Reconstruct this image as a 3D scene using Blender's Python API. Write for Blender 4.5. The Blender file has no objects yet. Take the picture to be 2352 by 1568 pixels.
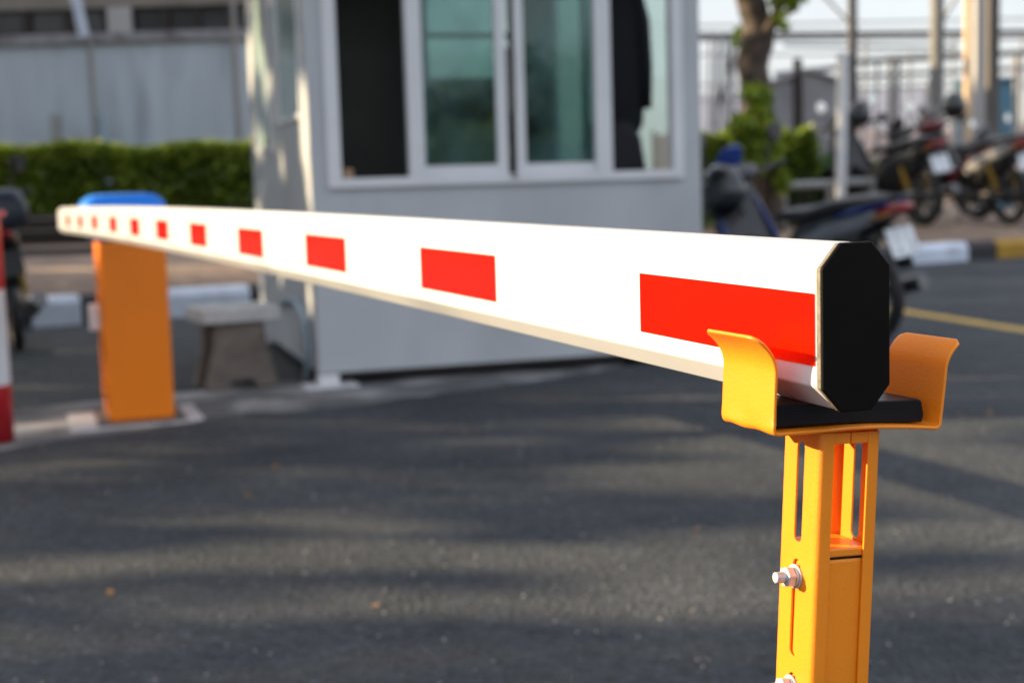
import bpy, bmesh, math, random
import numpy as np
from mathutils import Vector, Matrix, Euler
R_ = math.radians
rng = np.random.default_rng(7)
random.seed(7)
sc = bpy.context.scene
COL = sc.collection

# ------------------------------------------------------------------ camera (50 mm lens, held low, rolled a little)
F_PX, CX, CY, CAM_H = 3267.0, 1176.0, 784.0, 0.95
PITCH, ROLL = R_(6.3067), R_(1.7184)
cF = Vector((0, math.cos(PITCH), -math.sin(PITCH)))
u0 = Vector((0, math.sin(PITCH), math.cos(PITCH)))
cR = math.cos(ROLL) * Vector((1, 0, 0)) - math.sin(ROLL) * u0
cU = math.sin(ROLL) * Vector((1, 0, 0)) + math.cos(ROLL) * u0
CAM = Vector((0, 0, CAM_H))


def ray(x, y):
    return cF * F_PX + (x - CX) * cR - (y - CY) * cU


def gnd(x, y, z=0.0):
    d = ray(x, y)
    return CAM + d * ((z - CAM_H) / d.z)


def at(x, y, Y):
    d = ray(x, y)
    return CAM + d * (Y / d.y)


# ------------------------------------------------------------------ sun frame
SUN_AZ, SUN_EL = R_(8), R_(18)            # 7 deg ahead of straight left, low
sH = Vector((-math.cos(SUN_AZ), math.sin(SUN_AZ), 0))
pA = Vector((math.sin(SUN_AZ), math.cos(SUN_AZ), 0))
SUN = sH * math.cos(SUN_EL) + Vector((0, 0, math.sin(SUN_EL)))


def pq(v):
    s = v.dot(sH)
    return v.dot(pA), -math.sin(SUN_EL) * s + math.cos(SUN_EL) * v.z


# ------------------------------------------------------------------ materials
def new_mat(name):
    m = bpy.data.materials.new(name)
    m.use_nodes = True
    nt = m.node_tree
    b = nt.nodes['Principled BSDF']
    return m, nt, b


def mat(name, col, rough=0.5, metal=0.0, var=0.12, vscale=6.0, bump=0.0, bscale=80.0, bdist=0.002, spec=0.5,
        col2=None, c2scale=3.0, c2lo=0.5, c2hi=0.7, coat=0.0, trans=0.0, detail=6, stretch=None, chips=None):
    """Principled paint with mottling (noise), an optional second colour in patches and a bump."""
    m, nt, b = new_mat(name)
    L = nt.links.new
    tc = nt.nodes.new('ShaderNodeTexCoord')
    co = tc.outputs['Object']
    if stretch:
        mp = nt.nodes.new('ShaderNodeMapping'); mp.inputs['Scale'].default_value = stretch
        L(co, mp.inputs['Vector']); co = mp.outputs['Vector']
    n1 = nt.nodes.new('ShaderNodeTexNoise'); n1.inputs['Scale'].default_value = vscale; n1.inputs['Detail'].default_value = detail
    L(co, n1.inputs['Vector'])
    mr = nt.nodes.new('ShaderNodeMapRange')
    mr.inputs['From Min'].default_value = 0.3; mr.inputs['From Max'].default_value = 0.7
    mr.inputs['To Min'].default_value = 1 - var; mr.inputs['To Max'].default_value = 1 + var
    L(n1.outputs['Fac'], mr.inputs['Value'])
    mx = nt.nodes.new('ShaderNodeVectorMath'); mx.operation = 'SCALE'
    L(mr.outputs['Result'], mx.inputs['Scale'])
    if col2 is not None:
        n2 = nt.nodes.new('ShaderNodeTexNoise'); n2.inputs['Scale'].default_value = c2scale; n2.inputs['Detail'].default_value = 8
        L(co, n2.inputs['Vector'])
        r2 = nt.nodes.new('ShaderNodeMapRange')
        r2.inputs['From Min'].default_value = c2lo; r2.inputs['From Max'].default_value = c2hi
        L(n2.outputs['Fac'], r2.inputs['Value'])
        cm = nt.nodes.new('ShaderNodeMix'); cm.data_type = 'RGBA'
        cm.inputs['A'].default_value = (*col, 1); cm.inputs['B'].default_value = (*col2, 1)
        L(r2.outputs['Result'], cm.inputs['Factor'])
        L(cm.outputs['Result'], mx.inputs[0])
    else:
        mx.inputs[0].default_value = col
    if chips:
        cs_, clo, ccol = chips
        n4 = nt.nodes.new('ShaderNodeTexNoise'); n4.inputs['Scale'].default_value = cs_; n4.inputs['Detail'].default_value = 5; n4.inputs['Roughness'].default_value = .6
        L(tc.outputs['Object'], n4.inputs['Vector'])
        r4 = nt.nodes.new('ShaderNodeMapRange'); r4.inputs['From Min'].default_value = clo; r4.inputs['From Max'].default_value = clo + .025
        L(n4.outputs['Fac'], r4.inputs['Value'])
        c4 = nt.nodes.new('ShaderNodeMix'); c4.data_type = 'RGBA'; c4.inputs['B'].default_value = (*ccol, 1)
        L(r4.outputs['Result'], c4.inputs['Factor']); L(mx.outputs[0], c4.inputs['A'])
        L(c4.outputs['Result'], b.inputs['Base Color'])
    else:
        L(mx.outputs[0], b.inputs['Base Color'])
    b.inputs['Roughness'].default_value = rough
    b.inputs['Metallic'].default_value = metal
    b.inputs['Specular IOR Level'].default_value = spec
    b.inputs['Coat Weight'].default_value = coat
    b.inputs['Coat Roughness'].default_value = 0.08
    if trans:
        b.inputs['Transmission Weight'].default_value = trans
    if bump:
        n3 = nt.nodes.new('ShaderNodeTexNoise'); n3.inputs['Scale'].default_value = bscale; n3.inputs['Detail'].default_value = 3
        n3.inputs['Distortion'].default_value = 0.6
        L(tc.outputs['Object'], n3.inputs['Vector'])
        bp = nt.nodes.new('ShaderNodeBump'); bp.inputs['Strength'].default_value = bump; bp.inputs['Distance'].default_value = bdist
        L(n3.outputs['Fac'], bp.inputs['Height'])
        L(bp.outputs['Normal'], b.inputs['Normal'])
    return m


def leaf_mat(name, dark, light, scale=3.0, transl=0.35, rough=0.45):
    m, nt, b = new_mat(name)
    L = nt.links.new
    tc = nt.nodes.new('ShaderNodeTexCoord')
    n = nt.nodes.new('ShaderNodeTexNoise'); n.inputs['Scale'].default_value = scale; n.inputs['Detail'].default_value = 4
    L(tc.outputs['Object'], n.inputs['Vector'])
    w = nt.nodes.new('ShaderNodeTexWhiteNoise')
    sn = nt.nodes.new('ShaderNodeVectorMath'); sn.operation = 'SNAP'; sn.inputs[1].default_value = (.06, .06, .06)
    L(tc.outputs['Object'], sn.inputs[0]); L(sn.outputs[0], w.inputs['Vector'])
    ad = nt.nodes.new('ShaderNodeMath'); ad.operation = 'MULTIPLY_ADD'; ad.inputs[1].default_value = 0.35
    L(w.outputs['Value'], ad.inputs[0]); L(n.outputs['Fac'], ad.inputs[2])
    r = nt.nodes.new('ShaderNodeMapRange'); r.inputs['From Min'].default_value = .4; r.inputs['From Max'].default_value = .95
    L(ad.outputs[0], r.inputs['Value'])
    c = nt.nodes.new('ShaderNodeMix'); c.data_type = 'RGBA'
    c.inputs['A'].default_value = (*dark, 1); c.inputs['B'].default_value = (*light, 1)
    L(r.outputs['Result'], c.inputs['Factor'])
    L(c.outputs['Result'], b.inputs['Base Color'])
    b.inputs['Roughness'].default_value = rough
    t = nt.nodes.new('ShaderNodeBsdfTranslucent')
    L(c.outputs['Result'], t.inputs['Color'])
    mx = nt.nodes.new('ShaderNodeMixShader'); mx.inputs[0].default_value = transl
    out = nt.nodes['Material Output']
    L(b.outputs[0], mx.inputs[1]); L(t.outputs[0], mx.inputs[2]); L(mx.outputs[0], out.inputs['Surface'])
    return m


def glass_mat(name, tint, refl_rough=0.02, gloss=1.0, base_refl=.07, haze=None):
    m, nt, b = new_mat(name)
    L = nt.links.new
    nt.nodes.remove(b)
    t = nt.nodes.new('ShaderNodeBsdfTransparent'); t.inputs['Color'].default_value = (*tint, 1)
    g = nt.nodes.new('ShaderNodeBsdfGlossy'); g.inputs['Roughness'].default_value = refl_rough
    g.inputs['Color'].default_value = (.8 * gloss, .95 * gloss, .92 * gloss, 1)
    lw = nt.nodes.new('ShaderNodeLayerWeight'); lw.inputs['Blend'].default_value = .5
    pw = nt.nodes.new('ShaderNodeMath'); pw.operation = 'POWER'; pw.inputs[1].default_value = 4.0
    fr = nt.nodes.new('ShaderNodeMath'); fr.operation = 'MULTIPLY_ADD'; fr.inputs[1].default_value = .7; fr.inputs[2].default_value = base_refl
    L(lw.outputs['Facing'], pw.inputs[0]); L(pw.outputs[0], fr.inputs[0])
    mx = nt.nodes.new('ShaderNodeMixShader')
    L(fr.outputs[0], mx.inputs[0]); L(t.outputs[0], mx.inputs[1]); L(g.outputs[0], mx.inputs[2])
    if haze:
        df = nt.nodes.new('ShaderNodeBsdfDiffuse'); df.inputs['Color'].default_value = (*haze, 1)
        nz = nt.nodes.new('ShaderNodeTexNoise'); nz.inputs['Scale'].default_value = 3.5; nz.inputs['Detail'].default_value = 4
        tcx = nt.nodes.new('ShaderNodeTexCoord'); L(tcx.outputs['Object'], nz.inputs['Vector'])
        hr = nt.nodes.new('ShaderNodeMapRange'); hr.inputs['From Min'].default_value = .35; hr.inputs['From Max'].default_value = .7
        hr.inputs['To Min'].default_value = .03; hr.inputs['To Max'].default_value = .36
        L(nz.outputs['Fac'], hr.inputs['Value'])
        m2 = nt.nodes.new('ShaderNodeMixShader'); L(hr.outputs[0], m2.inputs[0]); L(mx.outputs[0], m2.inputs[1]); L(df.outputs[0], m2.inputs[2])
        L(m2.outputs[0], nt.nodes['Material Output'].inputs['Surface'])
    else:
        L(mx.outputs[0], nt.nodes['Material Output'].inputs['Surface'])
    return m


M = {}
M['arm_white'] = mat('white_powder_coat', (.66, .685, .71), .30, var=.04, vscale=9, col2=(.62, .61, .585), c2scale=6, c2lo=.52, c2hi=.85, chips=(55, .74, (.30, .27, .23)), bump=.04, bscale=300, bdist=.0006)
M['red_film'] = mat('red_reflective_film', (.84, .007, .0003), .17, var=.10, vscale=7, bump=.10, bscale=36, bdist=.0012, coat=.0, spec=.28)
M['cap_black'] = mat('black_plastic', (.003, .0026, .0024), .5, var=.2, vscale=30, bump=.10, bscale=500, bdist=.0004, spec=.12, col2=(.012, .011, .010), c2scale=60, c2lo=.68, c2hi=.75, chips=(90, .74, (.05, .048, .045)))
M['gasket'] = mat('grey_sealant', (.16, .14, .11), .6, var=.4, vscale=180, bump=.5, bscale=250, bdist=.001)
M['rubber'] = mat('black_rubber', (.005, .005, .009), .4, var=.2, vscale=40, spec=.3, bump=.05, bscale=120, bdist=.001)
M['orange_coat'] = mat('orange_powder_coat', (.90, .272, .013), .36, var=.04, vscale=14, bump=.19, bscale=420, bdist=.0013, spec=.5, col2=(.85, .25, .012), c2scale=18, c2lo=.6, c2hi=.8, chips=(75, .735, (.10, .05, .02)))
M['orange_cab'] = mat('orange_cabinet_paint', (.93, .225, .002), .40, var=.05, vscale=3, bump=.08, bscale=200, bdist=.001)
M['zinc'] = mat('zinc_plated_steel', (.50, .53, .56), .5, metal=.35, var=.2, vscale=160, bump=.15, bscale=300, bdist=.0005)
M['zinc_bare'] = mat('bare_zinc_thread', (.56, .59, .62), .42, metal=.35, var=.15, vscale=200)
M['blue_lid'] = mat('blue_plastic', (.008, .235, .92), .35, var=.05, vscale=4, bump=.03, bscale=120)
M['asphalt_mark'] = None
M['white_paint'] = mat('white_gloss_paint', (.78, .79, .80), .4, var=.05, vscale=4, bump=.05, bscale=90)
M['booth_grey'] = mat('pale_grey_wall_paint', (.50, .535, .56), .5, var=.06, vscale=2.2, col2=(.42, .43, .45), c2scale=1.7, c2lo=.5, c2hi=.78, bump=.06, bscale=60, stretch=(1, 1, .5))
M['frame_white'] = mat('white_aluminium_frame', (.74, .76, .79), .38, var=.05, vscale=3)
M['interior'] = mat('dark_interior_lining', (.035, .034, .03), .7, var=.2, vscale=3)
M['glass'] = glass_mat('teal_window_glass', (.46, .60, .59), .03, .85, .09, (.16, .29, .29))
M['glass_pale'] = glass_mat('pale_green_window_glass', (.86, .95, .92), .05)
M['pane_reflection'] = mat('green_reflection_pane', (.34, .45, .42), .12, var=.15, vscale=2.5, spec=.7)  # opaque pale green standing in for bright reflections in the side panes
M['teal_edge'] = mat('teal_glass_edge', (.28, .62, .62), .25, var=.1)
M['jacket'] = mat('black_cloth', (.009, .009, .014), .8, var=.3, vscale=9, bump=.4, bscale=25, bdist=.01)
M['olive'] = mat('ochre_cushion_fabric', (.62, .45, .10), .8, var=.2, vscale=12, bump=.3, bscale=60)
M['paper'] = mat('pale_teal_paper', (.34, .55, .52), .7, var=.15, vscale=8)
M['skin_card'] = mat('buff_cardboard', (.50, .32, .20), .8, var=.2, vscale=9)
M['concrete_old'] = mat('brown_weathered_concrete', (.17, .15, .13), .85, var=.25, vscale=9, bump=.4, bscale=60, bdist=.004, col2=(.09, .075, .06), c2scale=5, c2lo=.5, c2hi=.65)
M['terrazzo'] = mat('grey_terrazzo', (.50, .52, .52), .6, var=.15, vscale=20, bump=.2, bscale=90)
M['red_paint'] = mat('red_post_paint', (.42, .012, .018), .4, var=.12, vscale=8, col2=(.12, .02, .02), c2scale=12, c2lo=.66, c2hi=.72)
M['white_post'] = mat('white_post_paint', (.62, .65, .68), .45, var=.08, vscale=8, col2=(.4, .4, .4), c2scale=12, c2lo=.66, c2hi=.75)
M['kerb_white'] = mat('white_kerb_paint', (.64, .72, .84), .6, var=.10, vscale=5, col2=(.36, .38, .42), c2scale=4, c2lo=.58, c2hi=.78, bump=.3, bscale=50, bdist=.004)
M['kerb_black'] = mat('black_kerb_paint', (.020, .020, .024), .6, var=.2, vscale=6, bump=.3, bscale=50, bdist=.004)
M['kerb_ochre'] = mat('ochre_kerb_paint', (.40, .22, .015), .6, var=.15, vscale=6, bump=.3, bscale=50, bdist=.004)
M['yellow_line'] = mat('yellow_road_paint', (.52, .32, .03), .6, var=.2, vscale=6, col2=(.26, .18, .06), c2scale=14, c2lo=.55, c2hi=.75, bump=.2, bscale=90)
M['steel_grey'] = mat('grey_painted_steel', (.30, .31, .32), .5, var=.12, vscale=4)
M['steel_dark'] = mat('dark_weathered_steel', (.095, .09, .088), .6, var=.2, vscale=4)
M['conc_col'] = mat('grey_concrete_column', (.20, .20, .19), .85, var=.15, vscale=3, bump=.2, bscale=30, bdist=.004)
M['conc_col_dark'] = mat('dark_concrete_column', (.115, .105, .095), .85, var=.15, vscale=3)
M['beige'] = mat('beige_painted_steel', (.58, .43, .27), .6, var=.1, vscale=3)
M['teal_sheet'] = mat('teal_sheet_metal', (.075, .20, .29), .5, var=.1, vscale=2)
M['pale_pipe'] = mat('pale_blue_plastic_pipe', (.48, .55, .66), .4, var=.06, vscale=4)
M['brown_pipe'] = mat('brown_grey_pipe', (.27, .26, .245), .6, var=.15, vscale=5)
M['hoard'] = mat('blue_grey_cement_sheet', (.46, .525, .59), .7, var=.10, vscale=2.4, col2=(.27, .31, .35), c2scale=2.6, c2lo=.5, c2hi=.75, bump=.1, bscale=40, stretch=(1, 1, .14))
M['ledge'] = mat('stained_ledge_concrete', (.26, .26, .28), .8, var=.25, vscale=3, col2=(.12, .10, .10), c2scale=4, c2lo=.5, c2hi=.65)
M['pale_pillar'] = mat('pale_grey_render', (.40, .40, .40), .8, var=.08, vscale=2)
M['beam'] = mat('stained_beige_render', (.22, .20, .175), .8, var=.15, vscale=2)
M['dark_brown'] = mat('dark_brown_frame', (.022, .014, .012), .6, var=.2)
M['dark_glass'] = mat('dark_window_glass', (.020, .022, .024), .15, var=.3, vscale=2)
M['soil'] = mat('brown_soil', (.23, .165, .125), .95, var=.25, vscale=7, bump=.5, bscale=25, bdist=.01, col2=(.30, .22, .155), c2scale=2, c2lo=.45, c2hi=.65)
M['tyre'] = mat('black_tyre_rubber', (.014, .014, .015), .6, var=.2, vscale=20, bump=.4, bscale=60, bdist=.003)
M['rim'] = mat('dull_alloy', (.055, .055, .058), .45, metal=.5, var=.15)
M['engine'] = mat('grey_engine_casting', (.13, .13, .13), .45, metal=.5, var=.3, vscale=14)
M['chrome'] = mat('dull_exhaust_steel', (.13, .13, .13), .3, metal=1, var=.05)
M['mirror'] = mat('mirror_glass', (.85, .88, .9), .02, metal=1, var=.0)
M['plast_black'] = mat('black_bike_plastic', (.012, .012, .014), .35, var=.2, vscale=6)
M['plast_grey'] = mat('dark_grey_bike_plastic', (.035, .038, .045), .4, var=.15, vscale=6)
M['plast_blue'] = mat('blue_bike_paint', (.010, .045, .26), .2, var=.1, vscale=5, coat=.5)
M['plast_silver'] = mat('silver_grey_bike_paint', (.15, .165, .19), .25, var=.1, vscale=5, coat=.4)
M['plast_white'] = mat('white_bike_paint', (.34, .34, .34), .3, var=.1, vscale=5, coat=.4)
M['plast_red'] = mat('red_bike_paint', (.13, .004, .006), .2, var=.1, vscale=5, coat=.5)
M['seat'] = mat('black_vinyl', (.018, .019, .021), .38, var=.2, vscale=8, bump=.2, bscale=200)
M['tail'] = mat('red_lens', (.25, .004, .008), .12, var=.05, coat=.5)
M['amber'] = mat('amber_lens', (.30, .12, .03), .15, var=.05, coat=.5)
M['plate'] = mat('white_number_plate', (.74, .78, .82), .4, var=.05, vscale=12, col2=(.30, .33, .36), c2scale=30, c2lo=.52, c2hi=.62)
M['box_blue'] = mat('dark_blue_box_plastic', (.025, .035, .055), .4, var=.15)
M['spring'] = mat('yellow_spring', (.40, .24, .02), .4)
M['helmet'] = mat('black_helmet_shell', (.006, .008, .011), .25, var=.1, coat=.2)
M['visor'] = mat('dark_visor', (.03, .035, .04), .06, var=.1)
M['headlight'] = mat('clear_headlight_lens', (.55, .58, .6), .06, var=.05, coat=.5)
M['bark'] = mat('brown_bark', (.085, .064, .050), .9, var=.35, vscale=9, bump=.8, bscale=22, bdist=.02, col2=(.055, .042, .034), c2scale=5, c2lo=.45, c2hi=.62)
M['leaf_hedge'] = leaf_mat('hedge_leaves', (.036, .082, .012), (.28, .38, .026), 2.2, .4)
M['leaf_sun_tint'] = leaf_mat('sun_tinted_hedge_shoots', (.11, .18, .013), (.40, .50, .04), 2.5, .45)  # young growth, with the sunlit look of hedge tops put into its colour
M['leaf_lime'] = leaf_mat('lime_creeper_leaves', (.09, .15, .015), (.36, .46, .05), 3.0, .45)
M['leaf_tree'] = leaf_mat('tree_leaves', (.030, .060, .012), (.12, .17, .02), 1.2, .3)
M['leaf_canopy'] = leaf_mat('dark_canopy_leaves', (.022, .036, .014), (.06, .08, .02), 1.2, .12)
M['leaf_grass'] = leaf_mat('grass_blades', (.04, .10, .03), (.11, .22, .05), 1.2, .35)
M['leaf_dead'] = mat('dry_leaf', (.30, .16, .06), .8, var=.3, vscale=20)
M['grit'] = mat('pale_grit', (.46, .43, .40), .8, var=.3, vscale=40)
M['pale_panel'] = mat('pale_sheet_wall', (.70, .73, .78), .6, var=.08, vscale=.8)
M['pink_wall'] = mat('faded_pink_render', (.62, .52, .50), .8, var=.15, vscale=1.5)
M['grey_box'] = mat('grey_equipment_paint', (.30, .31, .335), .6, var=.15, vscale=1.5)
M['brick_far'] = mat('distant_render', (.45, .42, .40), .8, var=.1, vscale=.6)
M['hose'] = mat('blue_grey_conduit', (.30, .42, .50), .3, var=.15, vscale=12)


def asphalt(name, base, warm, coarse=1.0):
    m, nt, b = new_mat(name)
    L = nt.links.new
    tc = nt.nodes.new('ShaderNodeTexCoord')

    def noise(scale, detail=6, rough=.6):
        n = nt.nodes.new('ShaderNodeTexNoise'); n.inputs['Scale'].default_value = scale
        n.inputs['Detail'].default_value = detail; n.inputs['Roughness'].default_value = rough
        L(tc.outputs['Object'], n.inputs['Vector']); return n
    big = noise(.9, 5, .6)
    fine = noise(38 * coarse, 4, .75)
    v = nt.nodes.new('ShaderNodeTexVoronoi'); v.inputs['Scale'].default_value = 85 * coarse
    L(tc.outputs['Object'], v.inputs['Vector'])
    cm = nt.nodes.new('ShaderNodeMix'); cm.data_type = 'RGBA'
    cm.inputs['A'].default_value = (*base, 1); cm.inputs['B'].default_value = (*warm, 1)
    rb = nt.nodes.new('ShaderNodeMapRange'); rb.inputs['From Min'].default_value = .36; rb.inputs['From Max'].default_value = .66
    L(big.outputs['Fac'], rb.inputs['Value']); L(rb.outputs['Result'], cm.inputs['Factor'])
    rf = nt.nodes.new('ShaderNodeMapRange'); rf.inputs['From Min'].default_value = .3; rf.inputs['From Max'].default_value = .7
    rf.inputs['To Min'].default_value = .5; rf.inputs['To Max'].default_value = 1.55
    L(fine.outputs['Fac'], rf.inputs['Value'])
    # bright stones scattered in the aggregate
    st = nt.nodes.new('ShaderNodeMapRange'); st.inputs['From Min'].default_value = .90; st.inputs['From Max'].default_value = .985
    st.inputs['To Min'].default_value = 0; st.inputs['To Max'].default_value = .8
    sep = nt.nodes.new('ShaderNodeSeparateColor'); L(v.outputs['Color'], sep.inputs[0]); L(sep.outputs[0], st.inputs['Value'])
    ad = nt.nodes.new('ShaderNodeMath'); ad.operation = 'ADD'
    L(rf.outputs['Result'], ad.inputs[0]); L(st.outputs['Result'], ad.inputs[1])
    vm = nt.nodes.new('ShaderNodeVectorMath'); vm.operation = 'SCALE'
    L(cm.outputs['Result'], vm.inputs[0]); L(ad.outputs[0], vm.inputs['Scale'])
    L(vm.outputs[0], b.inputs['Base Color'])
    b.inputs['Roughness'].default_value = .85; b.inputs['Specular IOR Level'].default_value = .35
    bp = nt.nodes.new('ShaderNodeBump'); bp.inputs['Strength'].default_value = 1.0; bp.inputs['Distance'].default_value = .017
    a2 = nt.nodes.new('ShaderNodeMath'); a2.operation = 'ADD'
    L(v.outputs['Distance'], a2.inputs[0]); L(fine.outputs['Fac'], a2.inputs[1])
    L(a2.outputs[0], bp.inputs['Height']); L(bp.outputs['Normal'], b.inputs['Normal'])
    return m


M['road'] = asphalt('road_asphalt', (.036, .043, .053), (.078, .085, .094))
M['lot'] = asphalt('parking_asphalt', (.052, .057, .060), (.072, .075, .076), .7)
M['apron'] = mat('worn_grey_concrete', (.11, .115, .118), .9, var=.3, vscale=5, bump=.6, bscale=70, bdist=.006, col2=(.34, .345, .35), c2scale=2.6, c2lo=.44, c2hi=.66)
M['plinth'] = mat('pale_cement', (.50, .51, .52), .9, var=.2, vscale=9, bump=.5, bscale=50, bdist=.005, col2=(.3, .3, .3), c2scale=6, c2lo=.55, c2hi=.7)


# ------------------------------------------------------------------ object helpers
def tag(o, label=None, cat=None, group=None, kind=None):
    if label: o['label'] = label
    if cat: o['category'] = cat
    if group: o['group'] = group
    if kind: o['kind'] = kind
    return o


def empty(name, loc=(0, 0, 0), rz=0.0, label=None, cat=None, group=None):
    o = bpy.data.objects.new(name, None)
    o.empty_display_size = .1
    o.location = loc; o.rotation_euler = (0, 0, rz)
    COL.objects.link(o)
    return tag(o, label, cat, group)


class MB:
    def __init__(s): s.v = []; s.f = []; s.sm = []; s.mi = []

    def add(s, vs, fs, smooth=False, mi=0):
        b = len(s.v)
        s.v += [tuple(v) for v in vs]
        for f in fs:
            s.f.append(tuple(i + b for i in f)); s.sm.append(smooth); s.mi.append(mi)
        return s

    def box(s, c, d, rot=None, mi=0):
        c = Vector(c); h = Vector(d) / 2
        vs = [Vector((x * h.x, y * h.y, z * h.z)) for x in (-1, 1) for y in (-1, 1) for z in (-1, 1)]
        if rot is not None: vs = [rot @ v for v in vs]
        vs = [v + c for v in vs]
        return s.add(vs, [(0, 1, 3, 2), (4, 6, 7, 5), (0, 4, 5, 1), (2, 3, 7, 6), (0, 2, 6, 4), (1, 5, 7, 3)], mi=mi)

    def box2(s, a, b, mi=0):
        a = Vector(a); b = Vector(b)
        return s.box((a + b) / 2, [abs(q) for q in (b - a)], mi=mi)

    def prism(s, poly, axis_fn, t0, t1, smooth=False, mi=0):
        """poly: 2-D points; axis_fn(a, b, t) -> point."""
        n = len(poly)
        vs = [axis_fn(a, b, t0) for a, b in poly] + [axis_fn(a, b, t1) for a, b in poly]
        fs = [tuple(range(n))[::-1], tuple(range(n, 2 * n))]
        fs += [(i, (i + 1) % n, n + (i + 1) % n, n + i) for i in range(n)]
        return s.add(vs, fs, smooth, mi)

    def tube(s, pts, rad, n=10, caps=True, smooth=True, mi=0):
        pts = [Vector(p) for p in pts]
        rads = rad if isinstance(rad, (list, tuple)) else [rad] * len(pts)
        up = None; rings = []
        for i, p in enumerate(pts):
            t = (pts[min(i + 1, len(pts) - 1)] - pts[max(i - 1, 0)]).normalized()
            if up is None:
                up = Vector((0, 0, 1)) if abs(t.z) < .9 else Vector((1, 0, 0))
            a = t.cross(up).normalized(); b = a.cross(t).normalized(); up = b
            rings.append([p + (a * math.cos(k * 2 * math.pi / n) + b * math.sin(k * 2 * math.pi / n)) * rads[i] for k in range(n)])
        vs = [v for r in rings for v in r]
        fs = []
        for i in range(len(pts) - 1):
            for k in range(n):
                fs.append((i * n + k, i * n + (k + 1) % n, (i + 1) * n + (k + 1) % n, (i + 1) * n + k))
        s.add(vs, fs, smooth, mi)
        if caps:
            m = len(pts) - 1
            s.add(rings[0], [tuple(range(n))[::-1]], False, mi); s.add(rings[m], [tuple(range(n))], False, mi)
        return s

    def lathe(s, prof, n=24, fn=None, smooth=True, mi=0):
        """prof: (r, h) pairs, around the local z axis; fn maps a point."""
        fn = fn or (lambda v: v)
        vs = [fn(Vector((r * math.cos(k * 2 * math.pi / n), r * math.sin(k * 2 * math.pi / n), h))) for r, h in prof for k in range(n)]
        fs = []
        for i in range(len(prof) - 1):
            for k in range(n):
                fs.append((i * n + k, i * n + (k + 1) % n, (i + 1) * n + (k + 1) % n, (i + 1) * n + k))
        return s.add(vs, fs, smooth, mi)

    def loft(s, secs, n=16, e=2.6, smooth=True, mi=0):
        """secs: (center, half_w vector, half_h vector) superellipse rings, closed at both ends."""
        rings = []
        for c, w, h in secs:
            c = Vector(c); w = Vector(w); h = Vector(h); r = []
            for k in range(n):
                a = k * 2 * math.pi / n; ca, sa = math.cos(a), math.sin(a)
                r.append(c + w * (math.copysign(abs(ca) ** (2 / e), ca)) + h * (math.copysign(abs(sa) ** (2 / e), sa)))
            rings.append(r)
        vs = [v for r in rings for v in r]; fs = []
        for i in range(len(secs) - 1):
            for k in range(n):
                fs.append((i * n + k, i * n + (k + 1) % n, (i + 1) * n + (k + 1) % n, (i + 1) * n + k))
        fs.append(tuple(range(n))[::-1]); fs.append(tuple(range((len(secs) - 1) * n, len(secs) * n)))
        return s.add(vs, fs, smooth, mi)

    def xf(s, mtx):
        s.v = [tuple(mtx @ Vector(v)) for v in s.v]; return s

    def build(s, name, mats, parent=None, bevel=0.0, seg=2, fix=True, rel=None):
        me = bpy.data.meshes.new(name)
        me.from_pydata(s.v, [], s.f)
        for mt in (mats if isinstance(mats, (list, tuple)) else [mats]): me.materials.append(mt)
        me.polygons.foreach_set('use_smooth', s.sm)
        me.polygons.foreach_set('material_index', s.mi)
        if fix:
            bm = bmesh.new(); bm.from_mesh(me)
            bmesh.ops.recalc_face_normals(bm, faces=bm.faces); bm.to_mesh(me); bm.free()
        me.update()
        o = bpy.data.objects.new(name, me); COL.objects.link(o)
        if parent is not None:
            o.parent = parent
        if bevel:
            b = o.modifiers.new('bevel', 'BEVEL'); b.width = bevel; b.segments = seg; b.limit_method = 'ANGLE'; b.angle_limit = R_(35)
            b.harden_normals = False
        return o


def leaves(name, pts, size, mt, parent=None, aspect=.5, flat=.5, seed=1, droop=0.0):
    """Many leaf-shaped faces (diamonds folded along the rib) at pts."""
    g = np.random.default_rng(seed)
    pts = np.asarray(pts, float); n = len(pts)
    d = g.normal(size=(n, 3)); d[:, 2] = d[:, 2] * flat - droop
    d /= np.linalg.norm(d, axis=1)[:, None]
    w = np.cross(d, g.normal(size=(n, 3))); w /= np.linalg.norm(w, axis=1)[:, None]
    nn = np.cross(d, w)
    L = size * g.uniform(.6, 1.35, n)[:, None]
    base = pts - d * L * .5; tip = pts + d * L * .5
    lft = pts + w * L * aspect * .5 + nn * L * .08; rgt = pts - w * L * aspect * .5 + nn * L * .08
    V = np.stack([base, lft, tip, rgt], 1).reshape(-1, 3)
    me = bpy.data.meshes.new(name)
    me.vertices.add(4 * n); me.vertices.foreach_set('co', V.ravel())
    me.loops.add(4 * n); me.loops.foreach_set('vertex_index', np.arange(4 * n, dtype=np.int32))
    me.polygons.add(n)
    me.polygons.foreach_set('loop_start', np.arange(0, 4 * n, 4, dtype=np.int32))
    me.polygons.foreach_set('loop_total', np.full(n, 4, dtype=np.int32))
    me.materials.append(mt); me.update(calc_edges=True); me.validate()
    o = bpy.data.objects.new(name, me); COL.objects.link(o)
    if parent is not None: o.parent = parent
    return o


def frame_matrix(origin, ex, ey, ez):
    m = Matrix.Identity(4)
    for i, e in enumerate((ex, ey, ez)):
        for k in range(3): m[k][i] = e[k]
    m.translation = origin
    return m


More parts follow.
